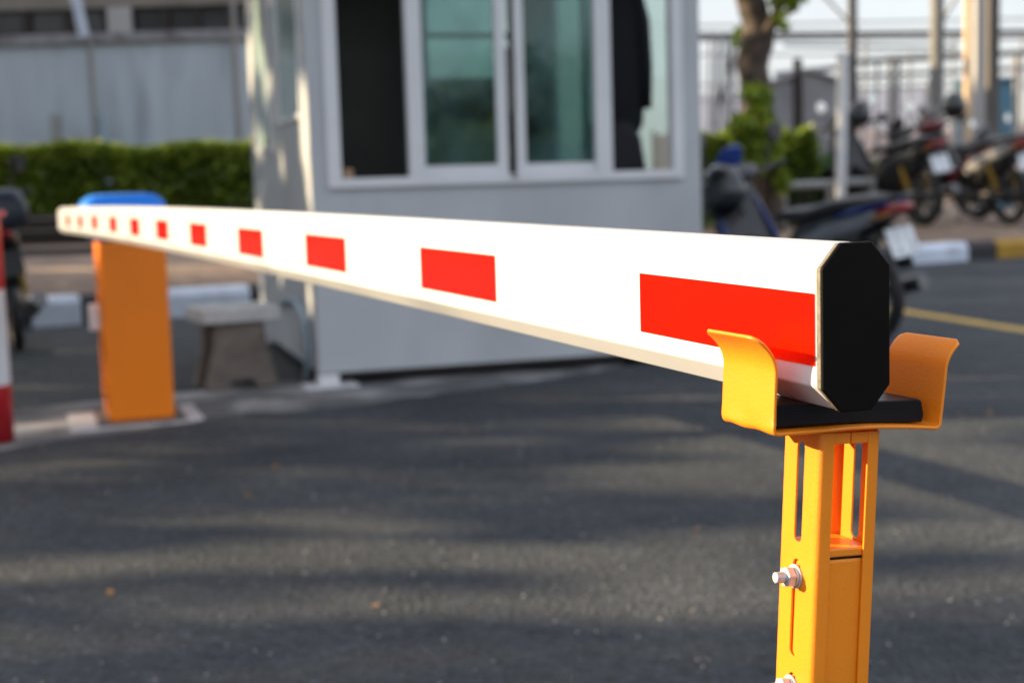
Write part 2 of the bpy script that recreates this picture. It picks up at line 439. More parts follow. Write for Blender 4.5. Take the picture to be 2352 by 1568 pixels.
# ================================================================== BARRIER ARM
A0 = Vector((0.2236, 0.9258, 0.8506))              # centre of the arm's near end
AZ = R_(22.04)
FAR = Vector((-math.sin(AZ), math.cos(AZ), 0)); NEAR = -FAR
LEFT = Vector((-math.cos(AZ), -math.sin(AZ), 0)); UP = Vector((0, 0, 1))
AW, AH, CH, CV, ALEN = .0505, .109, .0143, .0160, 5.85
arm = empty('boom_barrier', A0, 0, 'long white boom of a barrier with red stripes and a black end cap', 'barrier arm')


def bow(L):                                         # the boom bows up a little between its two ends
    t = L / ALEN
    return .0128 * 4 * t * (1 - t)


def octo(w, h, ch, cv):
    return [(w / 2 - ch, h / 2), (-w / 2 + ch, h / 2), (-w / 2, h / 2 - cv), (-w / 2, -h / 2 + cv),
            (-w / 2 + ch, -h / 2), (w / 2 - ch, -h / 2), (w / 2, -h / 2 + cv), (w / 2, h / 2 - cv)]


def armpt(n, z, L):
    return LEFT * n + UP * (z + bow(L)) + FAR * L


mb = MB(); prof = octo(AW, AH, CH, CV); NS = 40
vs = [armpt(n, z, .004 + (ALEN - .004) * k / NS) for k in range(NS + 1) for n, z in prof]
fs = [(k * 8 + i, k * 8 + (i + 1) % 8, (k + 1) * 8 + (i + 1) % 8, (k + 1) * 8 + i) for k in range(NS) for i in range(8)]
fs += [tuple(range(8)), tuple(range(NS * 8, NS * 8 + 8))]
mb.add(vs, fs).build('beam', M['arm_white'], arm, bevel=.0012)
capp = octo(AW + .0022, AH + .0022, CH, CV)
mb = MB().prism(capp, armpt, -.004, -.0005)
mb.build('end_cap', M['cap_black'], arm, bevel=.0011, seg=3)
mb = MB().prism(octo(AW + .0008, AH + .0008, CH, CV), armpt, -.0004, .0045)
mb.build('sealant_bead', M['gasket'], arm, bevel=.0006)
caps = octo(AW + .002, AH + .002, CH, CV)
MB().prism(caps, armpt, ALEN, ALEN + .004).build('end_cap', M['arm_white'], arm, bevel=.001)
stripes = [(.006, .253), (.572, .81), (1.137, 1.36), (1.667, 1.873), (2.205, 2.402), (2.715, 2.907), (3.222, 3.412),
           (3.729, 3.919), (4.266, 4.456), (4.775, 4.964), (5.285, 5.472)]
for k, (l0, l1) in enumerate(stripes):
    for sgn in (1, -1):
        mb = MB(); nn = sgn * (AW / 2 + .0006); ns = 6
        dz = .0006 * ((k * 7) % 3 - 1)
        vs = []
        for j in range(ns + 1):
            L = l0 + (l1 - l0) * j / ns
            vs += [armpt(nn, .0233 + dz, L), armpt(nn, -.0243 + dz, L)]
        mb.add(vs, [(2 * j, 2 * j + 1, 2 * j + 3, 2 * j + 2) for j in range(ns)])
        mb.build('red_reflector', M['red_film'], arm, fix=False)

# ================================================================== ARM SUPPORT POST (fork rest)
TILT = R_(3.2)
piv = A0 + UP * -.0745 + FAR * .0325 - LEFT * .0236
ex, ey, ez = NEAR, LEFT, UP
base_m = frame_matrix(piv, ex, ey, ez) @ Matrix.Rotation(TILT, 4, 'X') @ Matrix.Scale(1.035, 4)
sup = bpy.data.objects.new('arm_rest_post', None); COL.objects.link(sup); sup.matrix_world = base_m; sup.empty_display_size = .05
tag(sup, 'orange slotted steel post with a fork cradle under the black capped arm end', 'support post')
# local frame: x toward camera along the arm, y left, z up, origin at the cradle plate
US0, US1 = -.055, .0095


def bez(p0, p1, p2, n):
    return [((1 - t) ** 2 * p0[0] + 2 * t * (1 - t) * p1[0] + t * t * p2[0], (1 - t) ** 2 * p0[1] + 2 * t * (1 - t) * p1[1] + t * t * p2[1])
            for t in [i / n for i in range(n + 1)]]


prof = []
prof += bez((.0855, .0625), (.0685, .053), (.0678, .039), 9)      # left flare
prof += [(.0678, .030), (.0678, .016), (.0678, .0055)]
prof += bez((.0678, .0040), (.0676, .0), (.0635, .0), 6)          # left bend
prof += [(.05, .0002), (.03, .0008), (.01, .0016), (-.01, .0018), (-.03, .0012), (-.05, .0002)]
prof += bez((-.0590, -.0006), (-.0632, -.0008), (-.0634, .0036), 6)
prof += [(-.0640, .012), (-.0652, .028)]
prof += bez((-.0658, .038), (-.0662, .050), (-.0785, .0585), 9)
NU = 12
mb = MB(); rows = []
seglen = [0]
for i in range(1, len(prof)): seglen.append(seglen[-1] + math.dist(prof[i], prof[i - 1]))
tot = seglen[-1]; rc = .006
for i, (y, z) in enumerate(prof):
    e = min(seglen[i], tot - seglen[i])
    ins = rc - math.sqrt(max(0, rc * rc - (rc - e) ** 2)) if e < rc else 0
    row = []
    for j in range(NU + 1):
        t = j / NU
        x = US0 + ins + (US1 - US0 - 2 * ins) * t
        wob = .0003 * math.sin(9 * t + 2) if .004 < z < .01 and y > 0 else 0
        row.append((x, y + wob, z + (.0005 * math.sin(t * 12) if abs(z) < .002 and y > .06 else 0)))
    rows.append(row)
# extra short rows near the rounded tips
vs = [v for r in rows for v in r]
fs = [(i * (NU + 1) + j, i * (NU + 1) + j + 1, (i + 1) * (NU + 1) + j + 1, (i + 1) * (NU + 1) + j) for i in range(len(rows) - 1) for j in range(NU)]
mb.add(vs, fs, True)
cr = mb.build('cradle', M['orange_coat'], sup)
sm = cr.modifiers.new('sheet', 'SOLIDIFY'); sm.thickness = .0024; sm.offset = 0
bv = cr.modifiers.new('edge', 'BEVEL'); bv.width = .0009; bv.segments = 3; bv.limit_method = 'ANGLE'; bv.angle_limit = R_(50)
# rubber pad, raised at its two ends
pad = [(.0655, .0030), (.0655, .0165), (.0640, .0178), (.036, .0176), (.010, .0176), (-.020, .0182), (-.050, .0186), (-.0535, .0172), (-.0560, .0075), (-.0545, .0024), (0, .0040)]
MB().prism(pad, lambda a, b, t: Vector((t, a, b)), -.050, .0008).build('rubber_pad', M['rubber'], sup, bevel=.0016, seg=3)
# two slotted channels
PN1, PN0, PU1, PU0 = .0252, -.0226, .0, -.0455
ZT, ZB, TH = -.0024, -.728, .0017
slotsz = [(-.0106, -.0802), (-.0912, -.1592), (-.1702, -.2360), (-.237, -.302), (-.313, -.379), (-.39, -.455)]
USC, SW = (PU0 + PU1) / 2 - .0005, .0093


def plate_with_slots(rect, slots, thick, r_edge=.0005):
    cu = bpy.data.curves.new('slots', 'CURVE'); cu.dimensions = '2D'; cu.fill_mode = 'BOTH'
    cu.extrude = thick / 2 - r_edge; cu.bevel_depth = r_edge; cu.bevel_resolution = 1

    def spl(pts):
        s = cu.splines.new('POLY'); s.points.add(len(pts) - 1); s.use_cyclic_u = True
        for i, p in enumerate(pts): s.points[i].co = (p[0], p[1], 0, 1)
    (x0, y0, x1, y1) = rect
    spl([(x0, y0), (x1, y0), (x1, y1), (x0, y1)])
    for cx, zt, zb, w in slots:
        r = w / 2; pts = [(cx + r * math.cos(a), zt - r + r * math.sin(a)) for a in [k * math.pi / 10 for k in range(11)]]
        pts += [(cx - r * math.cos(a), zb + r - r * math.sin(a)) for a in [k * math.pi / 10 for k in range(11)]]
        spl(pts)
    o = bpy.data.objects.new('tmp', cu); COL.objects.link(o)
    dg = bpy.context.evaluated_depsgraph_get()
    me = bpy.data.meshes.new_from_object(o.evaluated_get(dg))
    vs = [v.co.copy() for v in me.vertices]; fs = [tuple(p.vertices) for p in me.polygons]
    bpy.data.objects.remove(o); bpy.data.curves.remove(cu); bpy.data.meshes.remove(me)
    return vs, fs


RC = .0042
vs2, fs2 = plate_with_slots((PU0 + RC, ZB, PU1 - RC, ZT), [(USC, a, b, SW) for a, b in slotsz], TH, .0004)
for side in (1, -1):
    mb = MB()
    yo = PN1 if side > 0 else PN0
    mb.add([Vector((v.x, yo - side * (TH / 2 - v.z), v.y)) for v in vs2], fs2)
    for uo, us in ((PU1, 1), (PU0, -1)):
        pf = []
        for k in range(7):                           # outer bend
            a = k / 6 * math.pi / 2
            pf.append((uo - us * RC + us * RC * math.sin(a), yo - side * RC + side * RC * math.cos(a)))
        pf.append((uo, yo - side * .0105)); pf.append((uo - us * TH, yo - side * .0105))
        ri = RC - TH
        for k in range(7):
            a = (1 - k / 6) * math.pi / 2
            pf.append((uo - us * RC + us * ri * math.sin(a), yo - side * RC + side * ri * math.cos(a)))
        mb.prism(pf, lambda a, b, t: Vector((a, b, t)), ZB, ZT)
    o = mb.build('slotted_channel', M['orange_coat'], sup, bevel=.0004)
# mitred head pieces under the cradle
mid = (PN1 + PN0) / 2
for s_ in (1, -1):
    a = .0004 * s_ + mid; b = mid + s_ * .0128; c = mid + s_ * .0205
    poly = [(a, -.0102), (b, -.0102), (c, -.0026), (a, -.0026)]
    MB().prism(poly, lambda p, q, t: Vector((t, p, q)), PU1 - .0095, PU1 - .0006).build('head_plate', M['orange_coat'], sup, bevel=.0006)
    MB().prism(poly, lambda p, q, t: Vector((t, p, q)), PU0 + .0006, PU0 + .0095).build('head_plate', M['orange_coat'], sup, bevel=.0006)
# inner tube with its plug
ti = TH + .0004
MB().box2((PU0 + ti, PN0 + ti, -.7285), (PU1 - ti - .0006, PN1 - ti, -.0885)).build('inner_tube', M['orange_coat'], sup, bevel=.0022, seg=3)
MB().box2((PU0 + ti, PN0 + ti, -.0871), (PU1 - ti, PN1 - ti, -.0812)).build('tube_plug', M['orange_coat'], sup, bevel=.0012)
MB().box2((PU0 + ti + .001, PN0 + ti + .001, -.0886), (PU1 - ti - .0012, PN1 - ti - .001, -.0870)).build('plug_gasket', M['rubber'], sup)
MB().box((-.0228, mid, -.7325), (.15, .15, .008)).build('base_plate', M['orange_coat'], sup, bevel=.001)


def bolt(zc, uc):
    hexp = lambda r, a0: [(r * math.cos(a0 + k * math.pi / 3), r * math.sin(a0 + k * math.pi / 3)) for k in range(6)]
    f = lambda a, b, t: Vector((uc + a, PN1 + t, zc + b))
    nut = MB().prism(hexp(.0073, .25), f, .0034, .0092).build('nut', M['zinc'], sup, bevel=.0007)
    w = MB()
    w.lathe([(.0001, .0001), (.0083, .0001), (.0083, .0015), (.0001, .0015)], 28, lambda v: f(v.x, v.y, v.z), smooth=False)
    w.lathe([(.0001, .0016), (.0068, .0016), (.0068, .0033), (.0001, .0033)], 28, lambda v: f(v.x, v.y, v.z), smooth=False)
    w.build('washer', M['zinc'], nut, bevel=.0002)
    prof = [(.0001, .0165), (.0032, .0165)]
    z = .0161
    while z > .0094:
        prof += [(.0039, z), (.0034, z - .0005)]; z -= .001
    prof += [(.0038, .009), (.0038, -.004)]
    MB().lathe(prof, 20, lambda v: f(v.x, v.y, v.z)).build('threaded_stud', M['zinc_bare'], nut)


bolt(-.1036, USC - .0002); bolt(-.1806, USC - .0006); bolt(-.41, USC)
LIT_POST = True

# ================================================================== GROUND, ROAD, APRON
g = MB().add([(-140, -60, -.02), (140, -60, -.02), (140, 240, -.02), (-140, 240, -.02)], [(0, 1, 2, 3)]).build('ground', M['lot'], fix=False)
tag(g, 'dark grey asphalt of the parking area', 'ground', kind='structure')
edge_px = [(0, 1032), (100, 1016), (201, 1000), (300, 989), (451, 967), (575, 947), (674, 944), (800, 931), (931, 912), (1120, 888), (1318, 862), (1400, 845)]
edge = [gnd(x, y, .012) for x, y in edge_px]
edge = [edge[0] + Vector((-9, -6.2, 0)), edge[0] + Vector((-2.0, -1.5, 0))] + edge + [Vector((1.30, 7.75, .012)), Vector((1.42, 9.6, .012)), Vector((1.55, 12.9, .012)), Vector((4.09, 14.5, .012)), Vector((30, 27.4, .012))]
fine = []
for i in range(len(edge) - 1):
    n = max(2, min(60, int((edge[i + 1] - edge[i]).length / .06)))
    for k in range(n):
        p = edge[i].lerp(edge[i + 1], k / n)
        j = 0 if i > 12 else .016 * math.sin(k * 1.7 + i * 2.1) + (0 if i > 12 else random.uniform(-.013, .013))
        fine.append(p + Vector((-.5 * j, .85 * j, 0)))
fine.append(edge[-1])
mb = MB(); n = len(fine)
low = [Vector((p.x, -12 if True else 0, .012)) for p in fine]
for p, q in zip(fine, low): q.y = min(-8, p.y - 8)
vs = fine + low + [Vector((p.x - .01, p.y + .02, -.02)) for p in fine]
fs = [(i, i + 1, n + i + 1, n + i) for i in range(n - 1)] + [(i, 2 * n + i, 2 * n + i + 1, i + 1) for i in range(n - 1)]
rd = mb.add(vs, fs).build('road', M['road'])
tag(rd, 'dark asphalt roadway under the barrier', 'road', kind='structure')
# concrete apron between road and booth
ap = [(-40, 1046), (201, 1012), (451, 978), (674, 953), (931, 922), (1318, 870), (1430, 850), (1430, 815), (1100, 850), (800, 880), (640, 872), (560, 878), (430, 900), (180, 925), (20, 945), (-200, 975)]
pts = [gnd(x, y, -.006) for x, y in ap]
bm = bmesh.new(); vv = [bm.verts.new(p) for p in pts]; bm.faces.new(vv)
r = bmesh.ops.extrude_face_region(bm, geom=list(bm.faces))
for v in r['geom']:
    if isinstance(v, bmesh.types.BMVert): v.co.z -= .012
bmesh.ops.recalc_face_normals(bm, faces=bm.faces)
me = bpy.data.meshes.new('concrete_apron'); bm.to_mesh(me); bm.free(); me.materials.append(M['apron'])
o = bpy.data.objects.new('concrete_pavement', me); COL.objects.link(o)
tag(o, 'worn pale concrete strip between road and booth', 'pavement', kind='structure')

# kerb and the raised ground behind it
K0, K1 = Vector((-3.54, 10.73, 0)), Vector((4.09, 14.54, 0))
kd = (K1 - K0).normalized(); kn = Vector((-kd.y, kd.x, 0))


def kerb_t(x, y, z=.1):
    """distance along the kerb line where the image column x crosses it"""
    d = ray(x, y); a = Vector((d.x, d.y))
    # CAM + s*a = K0 + t*kd
    det = a.x * (-kd.y) - a.y * (-kd.x)
    bx, by = K0.x, K0.y
    s = (bx * (-kd.y) - by * (-kd.x)) / det
    return (a.x * s - K0.x) / kd.x


tl0 = kerb_t(-60, 740)
kb = [(tl0 - .74 * k, 'bw'[k % 2]) for k in range(36, 0, -1)] + [(tl0, 'b'), (kerb_t(72, 740), 'w'), (kerb_t(190, 735), 'b'), (kerb_t(384, 725), 'w'), (kerb_t(578, 712), 'b')]
t = kb[-1][0] + .74; c = 0
tw = kerb_t(2085, 600)
while t < tw - .9:
    kb.append((t, 'w' if c % 2 == 0 else 'b')); t += .74; c += 1
kb += [(tw - .02, 'w'), (kerb_t(2226, 600), 'b'), (kerb_t(2291, 600), 'y')]
t = kb[-1][0] + .6
for c in 'bwbwbwbwbw': kb.append((t, c)); t += .72
kb.append((t, 'end'))
mb = MB(); KH = .205
kp = [(0, -.03), (0, KH - .05), (.05, KH), (.17, KH), (.17, -.03)]
for (t0, c), (t1, _) in zip(kb, kb[1:]):
    mb.prism(kp, lambda a, b, t: K0 + kd * t + kn * a + UP * b, t0 + .004, t1 - .004, mi='wby'.index(c))
o = mb.build('kerb', [M['kerb_white'], M['kerb_black'], M['kerb_ochre']], bevel=.01)
tag(o, 'raised kerb painted in white, black and ochre blocks', 'kerb', kind='structure')


def soil_z(p):
    d = (p - K0).dot(kn)
    return .20 + .30 * min(max(d - .17, 0), .5)


mb = MB(); vs = []; nx, ny = 70, 14
for j in range(ny + 1):
    for i in range(nx + 1):
        d = [.168, .3, .5, .8, 1.2, 1.7, 2.3, 3, 3.4, 4, 5, 7, 12, 40, 130][j]
        p = K0 + kd * (-30 + 70 * i / nx) + kn * d
        z = soil_z(p) + (random.uniform(-.012, .012) if 0 < j < 10 else 0)
        vs.append(Vector((p.x, p.y, z)))
mb.add(vs, [(j * (nx + 1) + i, j * (nx + 1) + i + 1, (j + 1) * (nx + 1) + i + 1, (j + 1) * (nx + 1) + i) for j in range(ny) for i in range(nx)], True)
o = mb.build('bare_ground', M['soil']); tag(o, 'brown bare earth behind the painted kerb', 'ground', kind='structure')


def on_soil(x, y):
    """point on the raised earth seen at (x, y)"""
    d = ray(x, y); s = .001
    while s < .02:
        p = CAM + d * s
        if p.z < soil_z(p): break
        s += .00001
    return Vector((p.x, p.y, soil_z(p)))


# yellow bay line
a, b = gnd(2034, 708, .016), gnd(2420, 768, .016)
dv = (b - a).normalized(); nv = Vector((-dv.y, dv.x, 0)) * .07
o = MB().add([a - nv, b - nv, b + nv, a + nv], [(0, 1, 2, 3)]).build('road_marking', M['yellow_line'])
tag(o, 'worn yellow line painted on the parking asphalt', 'road marking', kind='structure')

# ================================================================== BARRIER CABINET
cc = gnd(252, 972, 0)
CAB = R_(19)
cab = empty('barrier_cabinet', cc, CAB, 'orange barrier machine cabinet with a rounded blue lid', 'barrier cabinet')
# local x along the front to the right, y back, z up
CW, CD, CHt = .270, .36, .765
# battered plan: left edge leans as in the photo (box is slightly wider at the top)
mb = MB()
mb.add([(0, 0, .0), (CW, 0, .0), (CW, CD, .0), (0, CD, .0), (-.004, 0, CHt), (CW + .004, 0, CHt), (CW + .004, CD, CHt), (-.004, CD, CHt)],
       [(0, 1, 2, 3), (4, 5, 6, 7), (0, 1, 5, 4), (1, 2, 6, 5), (2, 3, 7, 6), (3, 0, 4, 7)])
mb.build('housing', M['orange_cab'], cab, bevel=.014, seg=3)
secs = []
for z, ix, iy in [(CHt + .004, .016, -.004), (CHt + .045, .012, -.008), (CHt + .065, -.022, -.016), (CHt + .10, -.026, -.016), (CHt + .150, -.016, -.010), (CHt + .174, .002, .004), (CHt + .188, .026, .020), (CHt + .194, .07, .05)]:
    secs.append(((CW / 2 - .022, CD / 2, z), (CW / 2 + .022 - ix, 0, 0), (0, CD / 2 - iy, 0)))
MB().loft(secs, 32, 7).build('lid', M['blue_lid'], cab)
MB().box2((-.050, .16, .38), (-.001, .23, .49)).build('key_switch_box', M['white_paint'], cab, bevel=.006)
MB().box2((-.0058, .03, .08), (-.0046, .33, .70)).build('service_door', M['orange_cab'], cab)
mb = MB(); mb.tube([(-.004, .22, CHt + .075), (-.085, .22, CHt + .075)], .035, 20); mb.build('arm_hub', M['steel_dark'], cab)
MB().box2((-.045, -.055, -.016), (CW + .05, CD + .05, .002)).build('base_plate', M['conc_col_dark'], cab, bevel=.004)
o = MB()
o.box2((-.16, -.12, -.018), (CW + .10, -.056, -.0035)); o.box2((-.16, -.0555, -.018), (-.046, CD + .05, -.0035)); o.box2((CW + .051, -.0555, -.018), (CW + .12, CD + .05, -.0035))
pl = o.build('concrete_plinth', M['plinth'], None, bevel=.003)
pl.location = cc; pl.rotation_euler = (0, 0, CAB)
tag(pl, 'chipped pale cement surround at the foot of the orange cabinet', 'plinth')

# ================================================================== RED AND WHITE BOLLARD
bp_ = gnd(-6, 1012, 0)
bo = empty('bollard', bp_, 0, 'red and white banded steel bollard at the road edge', 'bollard')
pr = .066
MB().lathe([(.001, 0), (pr, 0), (pr, .225)], 32).build('lower_band', M['red_paint'], bo)
MB().lathe([(pr, .2255), (pr, .60)], 32).build('middle_band', M['white_post'], bo)
MB().lathe([(pr, .6005), (pr, .885)], 32).build('upper_band', M['red_paint'], bo)
MB().lathe([(.001, .886), (pr + .022, .886), (pr + .022, .902), (pr + .016, .906), (.001, .908)], 32, smooth=False).build('cap_plate', M['red_paint'], bo)

# ================================================================== CONCRETE STOOL
sp = gnd(560, 893, -.006)
st = empty('concrete_stool', sp, R_(27), 'low grey concrete stool on flared legs beside the guard booth', 'stool')
MB().box((0, .14, .365), (.385, .34, .075)).build('seat_slab', M['terrazzo'], st, bevel=.012, seg=3)
def stool_leg(y0, y1):
    t, b, z1 = .125, .185, .327
    poly = [(-t, z1), (t, z1), (t + .006, .2), (b, .0), (.075, 0), (.045, .045), (-.045, .045), (-.075, 0), (-b, 0), (-t - .006, .2)]
    return MB().prism(poly, lambda a, c, q: Vector((a, q, c)), y0, y1)
for y0 in (.005, .225):
    stool_leg(y0, y0 + .055).build('leg', M['concrete_old'], st, bevel=.008)
MB().box2((-.03, .0605, .12), (.03, .2245, .2)).build('stretcher', M['concrete_old'], st, bevel=.006)

# ================================================================== GUARD BOOTH
TH_B = R_(16.5)
B0 = gnd(735, 886, 0)
e1 = Vector((math.cos(TH_B), math.sin(TH_B), 0)); e2 = Vector((-math.sin(TH_B), math.cos(TH_B), 0))
booth = empty('guard_booth', B0, TH_B, 'pale grey guard booth with white framed sliding windows', 'booth')


def bs(x, y, off=0.0):
    """(s, z) on the booth's front plane seen at image (x, y)"""
    d = ray(x, y); nrm = e2; o0 = B0 + e2 * off
    k = (o0 - CAM).dot(nrm) / d.dot(nrm); p = CAM + d * k
    return (p - B0).dot(e1), p.z


def bl(x, y):
    """(depth, z) on the booth's left wall plane"""
    d = ray(x, y); k = (B0 - CAM).dot(e1) / d.dot(e1); p = CAM + d * k
    return (p - B0).dot(e2), p.z


BW = bs(1612, 500)[0]
BD = 2.40
BZ0, BZ1 = .06, 2.45
zs = .965                                             # sill underside
WT = .06
fx = {k: bs(v, 300)[0] for k, v in dict(f0=748, p0=779, m0=937, g0=973, s0=1141, gap0=1165, gap1=1186, s1=1207, g1=1366, m1=1403, p1=1541, f1=1566).items()}
zw1 = 2.15
# walls (front wall below and above the window band, corner strips)
mb = MB()
mb.box2((0, 0, BZ0), (BW, WT, zs)); mb.box2((0, 0, zs), (fx['f0'], WT, BZ1)); mb.box2((fx['f1'], 0, zs), (BW, WT, BZ1)); mb.box2((fx['f0'], 0, zw1), (fx['f1'], WT, BZ1))
mb.build('front_wall', M['booth_grey'], booth)
# left wall with two tall window openings
lw = [(.28, 1.02, 1.40, 2.15), (1.14, 1.62, 1.26, 2.15)]
d0 = bl(694, 250); d1 = bl(640, 265); d2 = bl(622, 280); d3 = bl(590, 290)
lw = [(d0[0], d1[0], 1.30, zw1), (d2[0], min(d3[0], BD - .12), 1.18, zw1)]
mb = MB()
mb.box2((0, WT, BZ0), (WT, BD, 1.18)); 
mb.box2((0, WT, 1.18), (WT, lw[0][0], BZ1)); mb.box2((0, lw[0][0], 1.18), (WT, lw[0][1], 1.30)); mb.box2((0, lw[0][0], zw1), (WT, lw[0][1], BZ1))
mb.box2((0, lw[0][1], 1.18), (WT, lw[1][0], BZ1)); mb.box2((0, lw[1][0], zw1), (WT, lw[1][1], BZ1)); mb.box2((0, lw[1][1], 1.18), (WT, BD, BZ1))
mb.build('side_wall', M['booth_grey'], booth)
for (a, b, z0, z1) in lw:
    w = MB()
    t = .03
    w.box2((-.012, a, z0), (.03, a + t, z1)); w.box2((-.012, b - t, z0), (.03, b, z1)); w.box2((-.012, a + t, z0), (.03, b - t, z0 + t)); w.box2((-.012, a + t, z1 - t), (.03, b - t, z1))
    wo = w.build('side_window', M['frame_white'], booth, bevel=.003)
    MB().box2((.006, a + t, z0 + t), (.011, b - t, z1 - t)).build('pane', M['pane_reflection'], wo)
# right wall: sill wall + window, back wall with two windows
mb = MB()
mb.box2((BW - WT, WT, BZ0), (BW, BD, .97)); mb.box2((BW - WT, WT, .97), (BW, .10, BZ1)); mb.box2((BW - WT, BD - .12, .97), (BW, BD, BZ1)); mb.box2((BW - WT, .10, zw1), (BW, BD - .12, BZ1))
mb.build('side_wall', M['booth_grey'], booth)
w = MB()
for (a, b) in ((.10, .13), (.86, .90), (BD - .15, BD - .12)): w.box2((BW - .05, a, .97), (BW - .01, b, zw1))
w.box2((BW - .05, .13, .97), (BW - .01, .86, 1.0)); w.box2((BW - .05, .90, .97), (BW - .01, BD - .15, 1.0))
wo = w.build('side_window', M['frame_white'], booth, bevel=.003)
MB().box2((BW - .032, .131, 1.0), (BW - .028, .859, zw1)).build('pane', M['glass_pale'], wo)
MB().box2((BW - .032, .901, 1.0), (BW - .028, BD - .151, zw1)).build('pane', M['glass_pale'], wo)
# back wall
mb = MB()
wa, wb, wc0, wc1, wd0, wd1 = 1.10, 1.72, 1.655, 1.915, 1.945, 2.20
mb.box2((WT, BD - WT, BZ0), (BW - WT, BD, wc0)); mb.box2((WT, BD - WT, wc0), (wa, BD, BZ1)); mb.box2((wb, BD - WT, wc0), (BW - WT, BD, BZ1))
mb.box2((wa, BD - WT, wc1), (wb, BD, wd0)); mb.box2((wa, BD - WT, wd1), (wb, BD, BZ1))
mb.build('back_wall', M['booth_grey'], booth)
for z0, z1 in ((wc0, wc1), (wd0, wd1)):
    MB().box2((wa + .002, BD - .035, z0 + .002), (wb - .002, BD - .03, z1 - .002)).build('back_pane', M['glass_pale'], booth)
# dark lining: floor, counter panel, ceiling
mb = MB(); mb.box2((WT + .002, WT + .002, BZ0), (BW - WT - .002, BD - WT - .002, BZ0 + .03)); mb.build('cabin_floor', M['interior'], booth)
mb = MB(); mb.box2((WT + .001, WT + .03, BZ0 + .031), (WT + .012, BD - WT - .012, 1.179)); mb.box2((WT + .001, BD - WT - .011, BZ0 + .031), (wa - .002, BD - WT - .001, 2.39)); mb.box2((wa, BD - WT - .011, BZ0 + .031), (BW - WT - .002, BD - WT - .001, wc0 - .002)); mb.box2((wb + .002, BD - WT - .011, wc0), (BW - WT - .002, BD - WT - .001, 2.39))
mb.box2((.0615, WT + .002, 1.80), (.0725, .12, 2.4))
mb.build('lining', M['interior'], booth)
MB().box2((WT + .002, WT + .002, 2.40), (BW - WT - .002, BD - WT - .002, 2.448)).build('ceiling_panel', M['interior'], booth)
MB().box2((-.28, -.35, 2.451), (BW + .28, BD + .2, 2.56)).build('roof', M['booth_grey'], booth, bevel=.01)
# dark panel added inside on the left to keep the open bay black
MB().box2((fx['p0'] - .02, .50, BZ0 + .031), (fx['m0'] + .16, .53, 2.39)).build('bay_dark_panel', M['interior'], booth)
MB().box2((.075, .062, .93), (BW - .065, .36, .955)).build('counter', M['interior'], booth)
# front window frames
wz0 = 1.0
yo, yi = -.028, .045
fr = MB()
fr.box2((fx['f0'], yo, zs - .012), (fx['p0'], yi, zw1)); fr.box2((fx['p1'], yo, zs - .012), (fx['f1'], yi, zw1))
fr.box2((fx['p0'], yo, zs - .012), (fx['p1'], yi, wz0)); fr.box2((fx['p0'], yo, zw1 - .05), (fx['p1'], yi, zw1))
FW = fr.build('window_frame', M['frame_white'], booth, bevel=.004)
for a, b in (('m0', 'g0'), ('g1', 'm1')):
    MB().box2((fx[a], yo + .004, wz0 + .0005), (fx[b], yi - .005, zw1 - .0505)).build('mullion', M['frame_white'], booth, bevel=.003)
for a, b, q in (('g0', 's0', 0), ('s1', 'g1', 1)):
    sl = MB()
    x0, x1 = fx[a] + .0005, fx[b] - .0005
    if q == 0: st0, st1 = x1, fx['gap0']
    else: st0, st1 = fx['gap1'], x0
    y0 = .008 if q == 0 else .014
    zb = bs(1050, 380)[1] if q == 0 else bs(1290, 374)[1]
    sl.box2((st0, y0 - .02, wz0 + .001), (st1, y0 + .016, zw1 - .052))
    sl.box2((x0, y0 - .018, wz0 + .001), (x1, y0 + .014, zb)); sl.box2((x0, y0 - .018, zw1 - .10), (x1, y0 + .014, zw1 - .052))
    so = sl.build('sliding_sash', M['frame_white'], booth, bevel=.002)
    MB().box2((x0, y0, zb + .0005), (x1, y0 + .005, zw1 - .1005)).build('glass_pane', M['glass'], so)
    if q == 0: MB().box2((x0 + .012, y0 + .006, zb + .001), (x0 + .040, y0 + .030, zw1 - .102)).build('glass_edge', M['teal_edge'], so)
    else: MB().box2((x1 - .050, y0 + .006, zb + .001), (x1 - .018, y0 + .030, zw1 - .102)).build('glass_edge', M['teal_edge'], so)
MB().box2((fx['gap0'] + .004, -.034, wz0 - .022), (fx['gap1'] - .002, -.0285, wz0 - .002)).build('latch', M['steel_grey'], booth, bevel=.002)
MB().box2((fx['gap0'] + .006, -.006, 1.30), (fx['gap1'] - .004, .012, 1.62)).build('handle', M['steel_dark'], booth, bevel=.002)
# feet and underframe
for (fx_, fy_) in ((.045, .03), (BW - .09, .04), (.045, BD - .06), (BW - .09, BD - .06)):
    ft = MB(); ft.box((fx_, fy_, .028), (.10, .10, .05)); fo = ft.build('foot', M['frame_white'], booth, bevel=.004)
    MB().box((fx_ + .01, fy_ + .0, -.004), (.26, .19, .012)).build('foot_plate', M['white_paint'], fo, bevel=.002)
MB().box2((.11, .10, .02), (BW - .15, .16, .0595)).build('underframe_rail', M['steel_dark'], booth)
MB().box2((.06, .12, .02), (.10, BD - .12, .0595)).build('underframe_rail', M['steel_dark'], booth)
MB().box2((.12, BD - .2, .01), (BW - .15, BD - .15, .0595)).build('underframe_rail', M['steel_dark'], booth)
